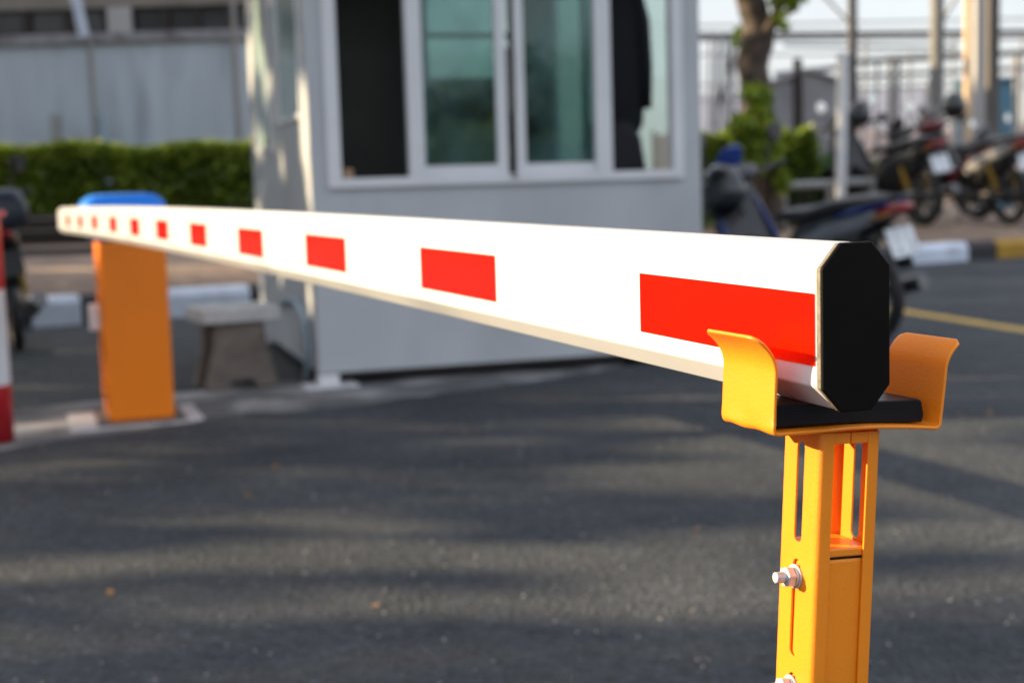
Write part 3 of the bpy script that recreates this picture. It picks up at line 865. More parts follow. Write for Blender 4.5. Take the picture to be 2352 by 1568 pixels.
# conduit curving down the left wall
cpx = [(652, 700), (668, 690), (686, 692), (702, 712), (712, 745), (717, 790), (716, 840), (714, 866)]
mb = MB(); pts = []
for (x, y) in cpx:
    d, z = bl(x, y); pts.append((-.022, d, z))
pts2 = []
for i in range(len(pts) - 1):
    for k in range(5):
        t = k / 5; p0 = Vector(pts[max(i - 1, 0)]); p1 = Vector(pts[i]); p2 = Vector(pts[i + 1]); p3 = Vector(pts[min(i + 2, len(pts) - 1)])
        pts2.append(.5 * ((2 * p1) + (p2 - p0) * t + (2 * p0 - 5 * p1 + 4 * p2 - p3) * t * t + (3 * p1 - p0 - 3 * p2 + p3) * t ** 3))
pts2.append(Vector(pts[-1]))
MB().tube(pts2, .016, 10).build('conduit', M['hose'], booth)


def bpt(s, d, z): return B0 + e1 * s + e2 * d + UP * z


# things inside the booth
jx = (bs(1402, 150)[0] + bs(1500, 150)[0]) / 2 + .055
ja = empty('jacket', bpt(jx + .015, .36, 1.20), TH_B, 'black jacket hanging inside the booth by its right window', 'jacket')
mb = MB()
mb.loft([((0, 0, .0), (.08, 0, 0), (0, .05, 0)), ((-.005, 0, .05), (.11, 0, 0), (0, .06, 0)), ((0, 0, .3), (.118, 0, 0), (0, .06, 0)), ((.0, 0, .55), (.105, 0, 0), (0, .06, 0)),
         ((-.01, 0, .72), (.085, 0, 0), (0, .055, 0)), ((-.01, 0, .80), (.045, 0, 0), (0, .045, 0)), ((-.01, 0, .86), (.035, 0, 0), (0, .04, 0))], 22, 2.3)
jk = mb.build('body', M['jacket'], ja)
for sg in (1, -1):
    MB().loft([((sg * .075, -.01, .74), (.035, 0, 0), (0, .04, 0)), ((sg * .10, -.02, .6), (.036, 0, 0), (0, .045, 0)), ((sg * .112, -.03, .35), (.03, 0, 0), (0, .04, 0)), ((sg * .11, -.03, .13), (.026, 0, 0), (0, .034, 0))], 14, 2.2).build('sleeve', M['jacket'], ja)
MB().tube([(-.01, 0, .86), (-.01, 0, 1.13), (.0, 0, 1.15), (.012, 0, 1.155)], .003, 6).build('hanger_hook', M['steel_grey'], ja)
ja.scale = (1.22, 1.1, 1.0)
# office chair with ochre backrest seen through the left sliding pane
cs = bs(1115, 320)[0]
ch = empty('office_chair', bpt(cs + .03, .62, .15), TH_B - .5, 'ochre backed chair behind the left sliding glass of the booth', 'chair')
MB().loft([((0, .2, .80), (.19, 0, 0), (0, .03, .0)), ((0, .2, .95), (.23, 0, 0), (0, .04, 0)), ((0, .215, 1.06), (.22, 0, 0), (0, .04, 0)), ((0, .225, 1.15), (.15, 0, 0), (0, .03, 0))], 20, 2.6).build('backrest', M['olive'], ch)
MB().box((0, 0, .45), (.46, .44, .07)).build('seat', M['olive'], ch, bevel=.02)
MB().tube([(0, 0, .0), (0, 0, .41)], .03, 12).build('column', M['steel_dark'], ch)
mb = MB()
for k in range(5): mb.tube([(0, 0, .02), (.27 * math.cos(k * 1.2566), .27 * math.sin(k * 1.2566), -.03)], .02, 8)
mb.build('star_base', M['steel_dark'], ch)
MB().tube([(0, .17, .44), (0, .26, .6), (0, .245, .82)], .02, 8).build('back_bracket', M['steel_dark'], ch)
# small items on the counter
s0, z0_ = bs(815, 395)
o = MB().lathe([(.001, 0), (.04, 0), (.042, .09), (.036, .093), (.001, .09)], 20).build('mug', M['skin_card']); o.location = bpt(s0 - .02, .16, .955 + .0005)
tag(o, 'buff mug on the counter in the open left bay', 'mug')
s0, _ = bs(1450, 380)
bg = MB().loft([((0, 0, 0), (.17, 0, 0), (0, .08, 0)), ((-.02, 0, .08), (.17, 0, 0), (0, .085, 0)), ((-.03, 0, .22), (.16, 0, 0), (0, .07, 0)), ((-.05, 0, .30), (.11, 0, 0), (0, .05, 0))], 18, 2.6).build('bag', M['jacket'])
bg.location = bpt(s0, .20, .956); bg.rotation_euler = (0, 0, TH_B)
tag(bg, 'black bag lying on the counter below the hanging jacket', 'bag')
s0, _ = bs(1295, 300)
bx = MB().box((0, 0, .05), (.14, .10, .10)).build('carton', M['skin_card'], None, bevel=.004); bx.location = bpt(s0, .24, .956); bx.rotation_euler = (0, 0, TH_B + .4)
tag(bx, 'buff carton behind the right sliding glass of the booth', 'carton')

# ================================================================== MOTORCYCLES
def motorcycle(label, loc, heading, body, accent, tail_panel, steer=0.0, lean=R_(7), group=None, seatm=None, mirror='mirror', scale=1.0, plate='plate'):
    """underbone motorcycle: x forward from the rear axle, y left, z up; origin under the rear axle"""
    root = bpy.data.objects.new('motorcycle', None); COL.objects.link(root)
    root.empty_display_size = .2
    root.matrix_world = Matrix.Translation(loc) @ Matrix.Rotation(heading, 4, 'Z') @ Matrix.Rotation(-lean, 4, 'X') @ Matrix.Scale(scale, 4)
    tag(root, label, 'motorcycle', group)
    WR, WB = .272, 1.22

    def wheel(x, rot=None):
        X = Matrix.Translation((x, 0, WR))
        if rot is not None: X = rot @ X
        f = lambda v: X @ Vector((v.x, v.z, v.y))
        w = MB()
        w.lathe([(.205, -.022), (.222, -.028), (.222, .028), (.205, .022), (.205, -.022)], 40, f)
        for k in range(6):
            a = k * math.pi / 3
            c, s = math.cos(a), math.sin(a)
            w.add([f(Vector((c * r_ - s * q, s * r_ + c * q, h))) for r_, q in ((.03, -.016), (.03, .016), (.207, -.009), (.207, .009)) for h in (-.008, .008)],
                  [(0, 1, 3, 2), (4, 6, 7, 5), (0, 4, 5, 1), (2, 3, 7, 6), (0, 2, 6, 4), (1, 5, 7, 3)])
        w.lathe([(.001, -.05), (.045, -.05), (.05, -.02), (.05, .02), (.045, .05), (.001, .05)], 24, f)
        wo = w.build('wheel', M['rim'], root)
        tp = []
        for k in range(13):
            a = -.35 + k / 12 * (math.pi + .7) - math.pi / 2
            tp.append((.236 + .036 * math.cos(a), .036 * math.sin(a)))
        MB().lathe(tp, 44, f).build('tyre', M['tyre'], wo)
    SR = None
    if steer:
        piv_ = Vector((1.03, 0, .8)); ax = Vector((-.42, 0, 1)).normalized()
        SR = Matrix.Translation(piv_) @ Matrix.Rotation(steer, 4, ax) @ Matrix.Translation(-piv_)
    S = SR if SR is not None else Matrix.Identity(4)
    wheel(0); wheel(WB, SR)

    def part(mbx, name, mt, steerable=False, parent=root, **k):
        if steerable and SR is not None: mbx.xf(SR)
        return mbx.build(name, mt, parent, **k)
    Y = lambda v: (0, v, 0)
    Z = lambda v: (0, 0, v)
    # fork, fender, handlebar
    for sy in (.075, -.075):
        part(MB().tube([(WB, sy, WR), (1.13, sy, .50), (1.02, sy * .8, .80)], [.022, .021, .02], 10), 'fork_leg', M['engine'], True)
    secs = []
    for k in range(9):
        a = R_(155 - k * 15); r_ = .305
        secs.append(((WB + r_ * math.cos(a), 0, WR + r_ * math.sin(a)), (0, .062, 0), (math.cos(a) * .014, 0, math.sin(a) * .014)))
    part(MB().loft(secs, 12, 2.4), 'front_fender', body, True)
    part(MB().tube([(.93, .34, .985), (.97, .2, .965), (.99, 0, .945), (.97, -.2, .965), (.93, -.34, .985)], .014, 10), 'handlebar', M['steel_dark'], True)
    for sy in (1, -1):
        part(MB().tube([(.955, sy * .27, .975), (.925, sy * .355, .988)], .02, 10), 'grip', M['tyre'], True)
        mir = part(MB().tube([(.95, sy * .20, .97), (.955, sy * .25, 1.08), (.95, sy * .29, 1.15)], .007, 8), 'mirror', M['plast_black'], True)
        X = S @ Matrix.Translation((.945, sy * .305, 1.185)) @ Matrix.Rotation(R_(90), 4, 'Y') @ Matrix.Rotation(R_(4 * sy), 4, 'X')
        MB().lathe([(.001, .03), (.03, .028), (.055, .012), (.060, -.004), (.054, -.008)], 22, lambda v: X @ v).build('mirror_shell', M['plast_black'], mir)
        MB().lathe([(.001, -.009), (.054, -.008)], 22, lambda v: X @ v).build('mirror_face', M[mirror], mir)
    # handlebar cowl with headlight
    cow = part(MB().loft([((.90, 0, .955), Y(.09), Z(.035)), ((.96, 0, .965), Y(.15), Z(.06)), ((1.05, 0, .945), Y(.13), Z(.075)), ((1.12, 0, .915), Y(.09), Z(.06)), ((1.155, 0, .895), Y(.05), Z(.035))], 20, 2.6), 'handlebar_cowl', body, True)
    part(MB().loft([((1.10, 0, .905), Y(.085), Z(.05)), ((1.165, 0, .888), Y(.065), Z(.038)), ((1.182, 0, .88), Y(.03), Z(.018))], 18, 2.2), 'headlight', M['headlight'], True, cow)
    # leg shield, front cowl
    secs = []
    for z, w, x in ((.36, .11, .80), (.45, .19, .86), (.56, .225, .93), (.68, .22, .985), (.80, .19, 1.02), (.90, .14, 1.04), (.95, .09, 1.045)):
        secs.append(((x, 0, z), Y(w), (.022, 0, .0)))
    part(MB().loft(secs, 18, 3), 'leg_shield', M['plast_black'])
    part(MB().loft([((.93, 0, .50), Y(.14), (.05, 0, .0)), ((1.0, 0, .60), Y(.15), (.05, 0, 0)), ((1.05, 0, .72), Y(.12), (.05, 0, 0)), ((1.07, 0, .84), Y(.07), (.04, 0, 0))], 18, 2.6), 'front_cowl', body)
    for sy in (1, -1):
        part(MB().loft([((.86, sy * .165, .40), (.05, 0, .02), Y(.012)), ((.93, sy * .19, .55), (.06, 0, .0), Y(.014)), ((1.0, sy * .17, .72), (.045, 0, 0), Y(.012)), ((1.03, sy * .12, .84), (.02, 0, 0), Y(.008))], 12, 2.4), 'shield_wing', accent)
    # backbone cover and tail
    part(MB().loft([((.92, 0, .52), Y(.06), Z(.07)), ((.72, 0, .44), Y(.07), Z(.075)), ((.55, 0, .48), Y(.08), Z(.09)), ((.42, 0, .58), Y(.105), Z(.10)), ((.15, 0, .66), Y(.12), Z(.085)), ((-.1, 0, .70), Y(.10), Z(.07)), ((-.26, 0, .745), Y(.065), Z(.04)), ((-.33, 0, .765), Y(.03), Z(.018))], 20, 3), 'body_shell', body)
    for sy in (1, -1):
        part(MB().loft([((.52, sy * .085, .45), Z(.05), Y(.016)), ((.36, sy * .112, .555), Z(.06), Y(.02)), ((.12, sy * .124, .635), Z(.05), Y(.02)), ((-.12, sy * .105, .695), Z(.045), Y(.016)), ((-.29, sy * .06, .75), Z(.025), Y(.012))], 12, 2.4), 'side_panel', tail_panel)
        part(MB().loft([((.05, sy * .125, .725), Z(.012), Y(.012)), ((-.12, sy * .112, .765), Z(.016), Y(.014)), ((-.28, sy * .068, .80), Z(.018), Y(.014))], 10, 2.2), 'tail_trim', accent)
    part(MB().loft([((.62, 0, .70), Y(.06), Z(.02)), ((.52, 0, .725), Y(.10), Z(.035)), ((.30, 0, .735), Y(.125), Z(.042)), ((.10, 0, .775), Y(.125), Z(.045)), ((-.10, 0, .795), Y(.11), Z(.038)), ((-.22, 0, .805), Y(.08), Z(.022))], 20, 2.8), 'seat', seatm or M['seat'])
    part(MB().tube([(.02, .10, .745), (-.2, .115, .80), (-.33, .07, .825), (-.35, 0, .828), (-.33, -.07, .825), (-.2, -.115, .80), (.02, -.10, .745)], .012, 10), 'grab_rail', M['plast_grey'])
    tl = part(MB().loft([((-.20, 0, .74), Y(.095), Z(.030)), ((-.29, 0, .752), Y(.085), Z(.034)), ((-.36, 0, .765), Y(.05), Z(.026))], 18, 2.6), 'tail_light', M['tail'])
    for sy in (1, -1):
        MB().loft([((-.20, sy * .110, .712), Z(.012), Y(.010)), ((-.26, sy * .094, .724), Z(.014), Y(.012)), ((-.31, sy * .07, .738), Z(.010), Y(.010))], 10, 2.4).build('indicator', M['amber'], tl)
    fd = part(MB().loft([((-.10, 0, .64), Y(.07), Z(.03)), ((-.20, 0, .63), Y(.07), Z(.025)), ((-.265, 0, .56), Y(.065), (.02, 0, .012)), ((-.315, 0, .44), Y(.06), (.012, 0, .006))], 14, 3), 'rear_fender', M['plast_black'])
    pm = Matrix.Translation((-.305, 0, .575)) @ Matrix.Rotation(R_(22), 4, 'Y')
    plb = MB().box((0, 0, 0), (.004, .205, .165)).xf(pm); plb.build('number_plate', M[plate], fd, bevel=.001)
    part(MB().loft([((.60, 0, .40), Y(.10), Z(.10)), ((.40, 0, .46), Y(.125), Z(.15)), ((.16, 0, .52), Y(.12), Z(.13)), ((-.06, 0, .60), Y(.10), Z(.08))], 16, 3), 'inner_cover', M['plast_black'])
    part(MB().loft([((1.10, 0, .93), Y(.11), (.012, 0, .012)), ((1.06, 0, 1.02), Y(.12), (.010, 0, .006)), ((1.01, 0, 1.11), Y(.085), (.008, 0, .004)), ((.99, 0, 1.14), Y(.04), (.004, 0, .002))], 14, 3), 'windscreen', accent, True)
    # engine, exhaust, stands
    en = MB()
    en.loft([((.42, 0, .30), Y(.09), Z(.09)), ((.50, 0, .30), Y(.12), Z(.10)), ((.64, 0, .30), Y(.11), Z(.085)), ((.70, 0, .31), Y(.07), Z(.065))], 18, 2.8)
    en.tube([(.68, 0, .31), (.88, 0, .345)], .062, 14)
    for k in range(5): en.tube([(.72 + k * .03, 0, .316 + k * .005), (.73 + k * .03, 0, .318 + k * .005)], .075, 14)
    part(en, 'engine', M['engine'])
    for sy in (.085, -.085):
        part(MB().tube([(.42, sy, .31), (0, sy, WR)], .02, 8), 'swing_arm', M['steel_dark'])
        sp_ = MB().tube([(.02, sy * 1.25, .31), (.12, sy * 1.25, .60)], .012, 8)
        for k in range(9): 
            t = .2 + k * .075; c = Vector((.02 + .1 * t, sy * 1.25, .31 + .29 * t)); sp_.tube([c, c + Vector((.005, 0, .014))], .026, 12)
        part(sp_, 'shock_absorber', M['spring'])
    part(MB().tube([(.86, -.05, .30), (.80, -.08, .20), (.5, -.12, .17), (.3, -.14, .2), (.25, -.145, .21), (-.28, -.16, .33)], [.018, .018, .018, .025, .042, .045], 14), 'exhaust', M['chrome'])
    part(MB().tube([(.5, .28, .235), (.5, -.28, .235)], .013, 8), 'footpeg_bar', M['tyre'])
    part(MB().tube([(.52, .08, .24), (.50, .2, .02 + .02), (.49, .225, .0 + .03)], .011, 8), 'side_stand', M['steel_dark'])
    return root, S


def helmet(label, p, size=.165, rz=0.0, tilt=0.0, group='helmets left on the motorcycles'):
    r = bpy.data.objects.new('helmet', None); COL.objects.link(r); r.empty_display_size = .1
    r.matrix_world = Matrix.Translation(p) @ Matrix.Rotation(rz, 4, 'Z') @ Matrix.Rotation(tilt, 4, 'Y')
    tag(r, label, 'helmet', group)
    prof = []
    for k in range(15):
        a = R_(90 - k * 10.2)
        prof.append((max(.0005, size * .92 * math.cos(a)), size * 1.05 * math.sin(a)))
    MB().lathe(prof, 32, lambda v: Vector((v.x * 1.12, v.y * .95, v.z))).build('shell', M['helmet'], r)
    mb = MB(); vs = []; nn = 13
    for j, (el, rr) in enumerate(((24, 1.02), (8, 1.05), (-10, 1.05), (-26, 1.0))):
        for k in range(nn):
            a = R_(-68 + k * 136 / (nn - 1)); e = R_(el)
            vs.append(Vector((1.12 * size * .94 * rr * math.cos(e) * math.cos(a), .95 * size * .94 * rr * math.cos(e) * math.sin(a), size * 1.05 * rr * math.sin(e))))
    mb.add(vs, [(j * nn + k, j * nn + k + 1, (j + 1) * nn + k + 1, (j + 1) * nn + k) for j in range(3) for k in range(nn - 1)], True)
    o = mb.build('visor', M['visor'], r); sdf = o.modifiers.new('t', 'SOLIDIFY'); sdf.thickness = .003
    MB().tube([Vector((1.03 * size * math.cos(a), .88 * size * math.sin(a), -size * .86)) for a in [k * math.pi / 12 for k in range(24)] + [0]], .010, 8).build('rim_seal', M['tyre'], r)
    return r


HD = math.atan2(.854, -.52)
bl_r = gnd(1999, 786, .012)
blue, S1 = motorcycle('blue and grey motorcycle parked just behind the black capped arm end', bl_r, HD, M['plast_grey'], M['plast_blue'], M['plast_silver'], mirror='visor')
hb = at(1660, 438, 8.62)
helmet('large black helmet hung on the blue and grey motorcycle', hb, .158, HD + 2.6, .2)
HR = math.atan2(.91, -.41)
ra = on_soil(2122, 520)
bA, _ = motorcycle('black motorcycle with a white plate parked behind the kerb', ra, HR, M['plast_black'], M['plast_black'], M['plast_grey'], group='motorcycles parked behind the kerb', scale=1.2)
rb = on_soil(2322, 515)
bB, _ = motorcycle('red and white motorcycle with a black helmet on its mirror', rb, HR - .05, M['plast_red'], M['plast_white'], M['plast_white'], group='motorcycles parked behind the kerb', scale=1.2)
rc_ = on_soil(2236, 497)
motorcycle('dark grey motorcycle squeezed between the black one and the red one', rc_, HR + .08, M['plast_black'], M['plast_black'], M['plast_black'], group='motorcycles parked behind the kerb', mirror='visor', scale=1.18)
rd_ = on_soil(2440, 506)
motorcycle('black and silver motorcycle at the right frame edge behind the red one', rd_, HR + .1, M['plast_black'], M['plast_silver'], M['plast_silver'], group='motorcycles parked behind the kerb')
helmet('black helmet hung on the left handlebar of the black motorcycle', at(1974, 262, ra.y + .75), .15, HD + 2.2, .3)
helmet('black helmet on the red and white motorcycle, highest of the three helmets', at(2192, 243, rb.y + .75), .155, HD + 2.0, .1)
lb = gnd(44, 806, -.018)
mc, _ = motorcycle('dark motorcycle with a top box cut by the left frame edge behind the banded bollard', lb, HD - .12, M['plast_black'], M['plast_grey'], M['plast_grey'], mirror='visor', plate='plast_black')
bxm = MB().loft([((-.16, 0, 0.79), (.17, 0, 0), (0, .17, 0)), ((-.17, 0, 0.83), (.19, 0, 0), (0, .20, 0)), ((-.17, 0, 0.93), (.185, 0, 0), (0, .20, 0)), ((-.17, 0, 1.01), (.15, 0, 0), (0, .17, 0)), ((-.17, 0, 1.03), (.10, 0, 0), (0, .12, 0))], 20, 4)
bxm.build('top_box', M['box_blue'], mc)

# ================================================================== WORKSHOP BUILDING BEHIND, LEFT
YB = 19.5
def wp(x, y, Y=YB): return at(x, y, Y)
bz = lambda y, Y=YB: wp(300, y, Y).z
XL, XR = wp(-420, 200).x, wp(640, 200).x
wk = empty('workshop_building', ((XL + XR) / 2, YB, .4), 0, 'grey sheet clad building with a band of dark windows behind the hedge', 'building')
wk_inv = Matrix.Translation(wk.location).inverted()
def wpart(mb, name, mt, parent=None, **k):
    mb.xf(wk_inv); o = mb.build(name, mt, parent or wk, **k); return o
zl0, zl1 = wp(200, 102).z, wp(200, 78).z          # ledge
def zat(x, y, Y=YB): return wp(x, y, Y).z
# sheets of cladding, with butt joints
xs = [XL, wp(-120, 200).x, wp(204, 200).x, wp(534, 200).x, XR]
w = MB()
for a, b in zip(xs, xs[1:]): w.box2((a + .006, YB, .2), (b - .006, YB + .12, zl0 - .002))
wpart(w, 'wall', M['hoard'])
wpart(MB().box2((XL, YB - .06, zl0), (XR, YB + .12, zl1)), 'ledge', M['ledge'], bevel=.01)
zt = zat(450, 12)
ztop = zt + 1.6
w = MB().box2((XL, YB + .0, zt), (XR, YB + .12, ztop)); wpart(w, 'upper_wall', M['beam'])
w = MB().box2((wp(247, 40).x, YB - .02, zl1 + .001), (wp(302, 40).x, YB + .12, zt - .001)); wpart(w, 'pillar', M['pale_pillar'])
def win(x0, x1, ms):
    a, b = wp(x0, 40).x, wp(x1, 40).x
    t = .04; xs_ = [a + t] + [q for m in ms for q in (wp(m[0], 40).x, wp(m[1], 40).x)] + [b - t]
    f = MB().box2((a, YB + .03, zl1 + .001), (a + t, YB + .09, zt - .001))
    f.box2((a + t, YB + .03, zl1 + .001), (b, YB + .09, zl1 + .03)); f.box2((a + t, YB + .03, zt - .03), (b, YB + .09, zt - .001)); f.box2((b - t, YB + .03, zl1 + .03), (b, YB + .09, zt - .03))
    fo = wpart(f, 'window', M['dark_brown'])
    for m0, m1 in ms: wpart(MB().box2((wp(m0, 40).x, YB + .03, zl1 + .031), (wp(m1, 40).x, YB + .09, zt - .031)), 'mullion', M['dark_brown'], fo)
    wpart(MB().box2((a, YB + .10, zl1 + .001), (b, YB + .11, zt - .001)), 'pane', M['dark_glass'], fo)
win(-420, 246, [(-180, -150), (-70, -45), (47, 67), (143, 166)])
win(303, 640, [(370, 387), (443, 457), (520, 532)])
wpart(MB().box2((XL, YB + .121, ztop + .001), (XR, YB + 7, ztop + .1)), 'roof', M['steel_grey'])
wpart(MB().box2((XR - .12, YB + .121, .2), (XR, YB + 7, ztop)), 'end_wall', M['hoard'])
wpart(MB().box2((XL, YB + .35, .2), (XL + .12, YB + 7, ztop)), 'end_wall', M['hoard'])
# pipes in front of it
def pole(name, a, b, r, mt, label, cat, group=None):
    o = MB().tube([Vector((0, 0, 0)), b - a], r, 12).build(name, mt); o.location = a
    tag(o, label, cat, group); return o
YP = 19.0
p = wp(209, 88, YP); pole('pipe', Vector((p.x, YP, .42)), Vector((p.x - .02, YP, p.z)), .03, M['brown_pipe'], 'thin brown pipe standing against the cladding left of centre, nearer the frame edge', 'pipe', 'pipes standing against the workshop wall')
p = wp(537, 60, YP); pole('pipe', Vector((p.x, YP, .42)), Vector((p.x, YP, p.z + .5)), .035, M['brown_pipe'], 'thin brown pipe standing against the cladding close to the guard booth', 'pipe', 'pipes standing against the workshop wall')
pole('downpipe', wp(193, 86, YP - .1), wp(166, -40, YP - .1), .075, M['pale_pipe'], 'pale blue slanting pipe in front of the dark windows', 'pipe')
for x, y0, y1, lb in ((132, 262, 330, 'grey stub post'), (233, 258, 330, 'bluish stub post')):
    a = wp(x, y1, YP + .1); b = wp(x, y0, YP + .1)
    o = MB().box2((-.07, -.05, 0), (.07, .05, b.z - .5)).build('stub_post', M['hose'] if 'blu' in lb else M['steel_grey'], bevel=.01); o.location = (a.x, YP + .1, .5)
    tag(o, lb + (' left of the thin brown pipe, rising above the hedge' if 'grey' in lb else ' right of the thin brown pipe, rising above the hedge'), 'post')

# hedge in its planter
YH = 17.6
hx0, hx1 = wp(-330, 330, YH).x, wp(592, 330, YH).x
ztop_h = wp(300, 328, YH).z
zbot_h = wp(300, 492, YH).z
hz = empty('hedge', ((hx0 + hx1) / 2, YH + .35, zbot_h - .15), 0, 'long clipped green hedge along the grey clad building', 'hedge')
n = 24000
g = np.random.default_rng(5)
X = g.uniform(hx0, hx1, n); Yh = YH + .7 * g.random(n) ** 1.0; T = g.random(n)
zz = zbot_h + (ztop_h - zbot_h) * (1 - T ** 1.25 * .98)
top = ztop_h - zbot_h
und = .035 * np.sin(X * 1.9) + .03 * np.sin(X * 4.7 + 1) - .04
zz += und * (1 - T)
gap = np.sin(X * 5.1 + 1.3 * np.sin(zz * 4)) + np.sin(X * 2.3 + 4) * .7 + np.sin(zz * 7 + X * 3) * .6
keep = (T < .26) | (gap + .9 * np.sin(X * 13 + 2 * np.sin(zz * 11)) > -2.5 - .5 * (T > .8)) & (g.random(n) < .8)
P = np.stack([X, Yh, zz], 1)[keep]
P -= np.array(hz.location)
leaves('foliage', P, .10, M['leaf_hedge'], hz, .55, .7, 3)
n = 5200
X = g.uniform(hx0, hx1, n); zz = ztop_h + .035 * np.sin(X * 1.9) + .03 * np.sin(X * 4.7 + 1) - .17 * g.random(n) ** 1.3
leaves('sun_tinted_shoots', np.stack([X, YH - .03 + .6 * g.random(n), zz], 1) - np.array(hz.location), .085, M['leaf_sun_tint'], hz, .5, 1.6, 4, -.5)  # lighter top leaves stand in for sun along the hedge top
mb = MB()
for k in range(46):
    x = hx0 + (hx1 - hx0) * (k + .5 + random.uniform(-.3, .3)) / 46
    q = Vector((x, YH + .35 + random.uniform(-.15, .15), zbot_h - .15)) - hz.location
    mb.tube([q, q + Vector((random.uniform(-.1, .1), 0, .35)), q + Vector((random.uniform(-.18, .18), random.uniform(-.1, .1), .95))], [.016, .013, .006], 6)
mb.build('stems', M['bark'], hz)
# planter: low dark wall with two rails
ptop, pbot = wp(300, 534, 17.3).z, wp(300, 600, 17.3).z
pl = empty('planter', ((hx0 + hx1) / 2, 17.3, 0), 0, 'low black walled planter with pipe rails at the foot of the hedge', 'planter')
pinv = Matrix.Translation(pl.location).inverted()
zk = wp(300, 566, 15.0).z
MB().box2((hx0, 15.0, .05), (hx1, 15.14, zk)).xf(pinv).build('front_kerb', M['kerb_black'], pl, bevel=.02)
MB().box2((hx0, 15.16, .05), (hx1, 18.5, zk - .04)).xf(pinv).build('soil_bed', M['soil'], pl)
MB().box2((hx0, 17.46, .05), (hx1, 17.545, zbot_h + .02)).xf(pinv).build('back_wall', M['dark_brown'], pl)
for y in (497, 524):
    z = wp(300, y, 17.42).z
    MB().tube([Vector((hx0, 17.42, z)), Vector((hx1, 17.42, z))], .022, 8).xf(pinv).build('rail', M['conc_col_dark'], pl)

# ================================================================== RIGHT BACKGROUND
def soil_at(x, Y):
    p = at(x, 450, Y); return Vector((p.x, p.y, soil_z(p)))
# tree
YT = 15.6
tb = soil_at(1752, YT)
tr = empty('tree', tb, 0, 'leaning brown tree trunk with creeper at its foot beside the booth', 'tree')
tp = [at(1756, 460, YT), at(1748, 330, YT), at(1740, 240, YT), at(1727, 150, YT), at(1738, 100, YT), at(1742, 60, YT), at(1724, 0, YT), at(1708, -120, YT), at(1700, -420, YT)]
tp = [tb + Vector((0.02, 0, -.1))] + tp
rads = [.23, .21, .185, .165, .175, .185, .16, .165, .15, .12]
mb = MB(); pth = []; rr = []
for i in range(len(tp) - 1):
    for k in range(5):
        t = k / 5; pth.append(tp[i].lerp(tp[i + 1], t) + Vector((random.uniform(-.008, .008), random.uniform(-.01, .01), 0))); rr.append((rads[i] * (1 - t) + rads[i + 1] * t) * random.uniform(.94, 1.06))
mb.tube(pth, rr, 14)
mb.tube([at(1748, 90, YT), at(1772, 60, YT - .2), at(1790, 10, YT - .3), at(1830, -120, YT - .5)], [.09, .06, .05, .035], 10)
mb.xf(Matrix.Translation(-tb)); mb.build('trunk', M['bark'], tr)
def cloud(blobs, n, seed):
    g = np.random.default_rng(seed); out = []
    tot = sum(b[1][0] * b[1][1] * b[1][2] for b in blobs)
    for c, r in blobs:
        m = max(4, int(n * r[0] * r[1] * r[2] / tot))
        d = g.normal(size=(m, 3)); d /= np.linalg.norm(d, axis=1)[:, None]
        out.append(np.array(c) + d * (g.random(m) ** .45)[:, None] * np.array(r))
    return np.concatenate(out)
px = 3267 / YT
blobs = []; big = []
for x, y, w, h in ((1800, 8, 32, 20), (1832, -12, 26, 24), (1788, 42, 16, 18), (1800, 62, 9, 12), (1700, -40, 20, 30), (1692, 90, 6, 20), (1815, -60, 60, 40), (1760, -140, 120, 60), (1660, -160, 80, 50)):
    blobs.append((tuple(at(x, y, YT - .25) - tb), (w / px, .2, h / px)))
ttop = tp[-1] - tb
for dx, dy, dz, r_ in ((0, 0, .2, .9), (.9, .2, -.1, .8), (-.8, -.3, .0, .8), (.2, .9, .5, .9), (-.2, -.7, .6, .8), (.4, .1, 1.0, .9)):
    big.append(((ttop.x + dx, ttop.y + dy, ttop.z + dz), (r_, r_, r_ * .7)))
leaves('upper_crown', cloud(big, 4200, 15), .16, M['leaf_tree'], tr, .6, .8, 16, .3)
leaves('crown', cloud(blobs, 1700, 11), .13, M['leaf_lime'], tr, .6, .8, 12, .3)
blobs = []
for x, y, w, h in ((1740, 215, 40, 22), (1745, 245, 30, 22), (1705, 290, 34, 30), (1748, 285, 40, 34), (1722, 330, 50, 36), (1768, 310, 26, 30), (1780, 360, 22, 40), (1730, 380, 40, 30), (1795, 420, 18, 34)):
    blobs.append((tuple(at(x, y, YT - .3)), (w / px * .9, .18, h / px * .9)))
cp = soil_at(1740, YT - .3)
crp = empty('creeper', cp, 0, 'bright lime green creeper climbing the brown tree trunk', 'climbing plant')
leaves('foliage', cloud(blobs, 800, 21) - np.array(cp), .15, M['leaf_lime'], crp, .6, .8, 22, .4)
mb = MB()
for x in (1715, 1745, 1775):
    mb.tube([soil_at(x, YT - .3) - cp, at(x + 8, 380, YT - .32) - cp, at(x - 6, 290, YT - .3) - cp, at(1745, 220, YT - .28) - cp], [.012, .011, .009, .006], 6)
mb.build('stems', M['bark'], crp)
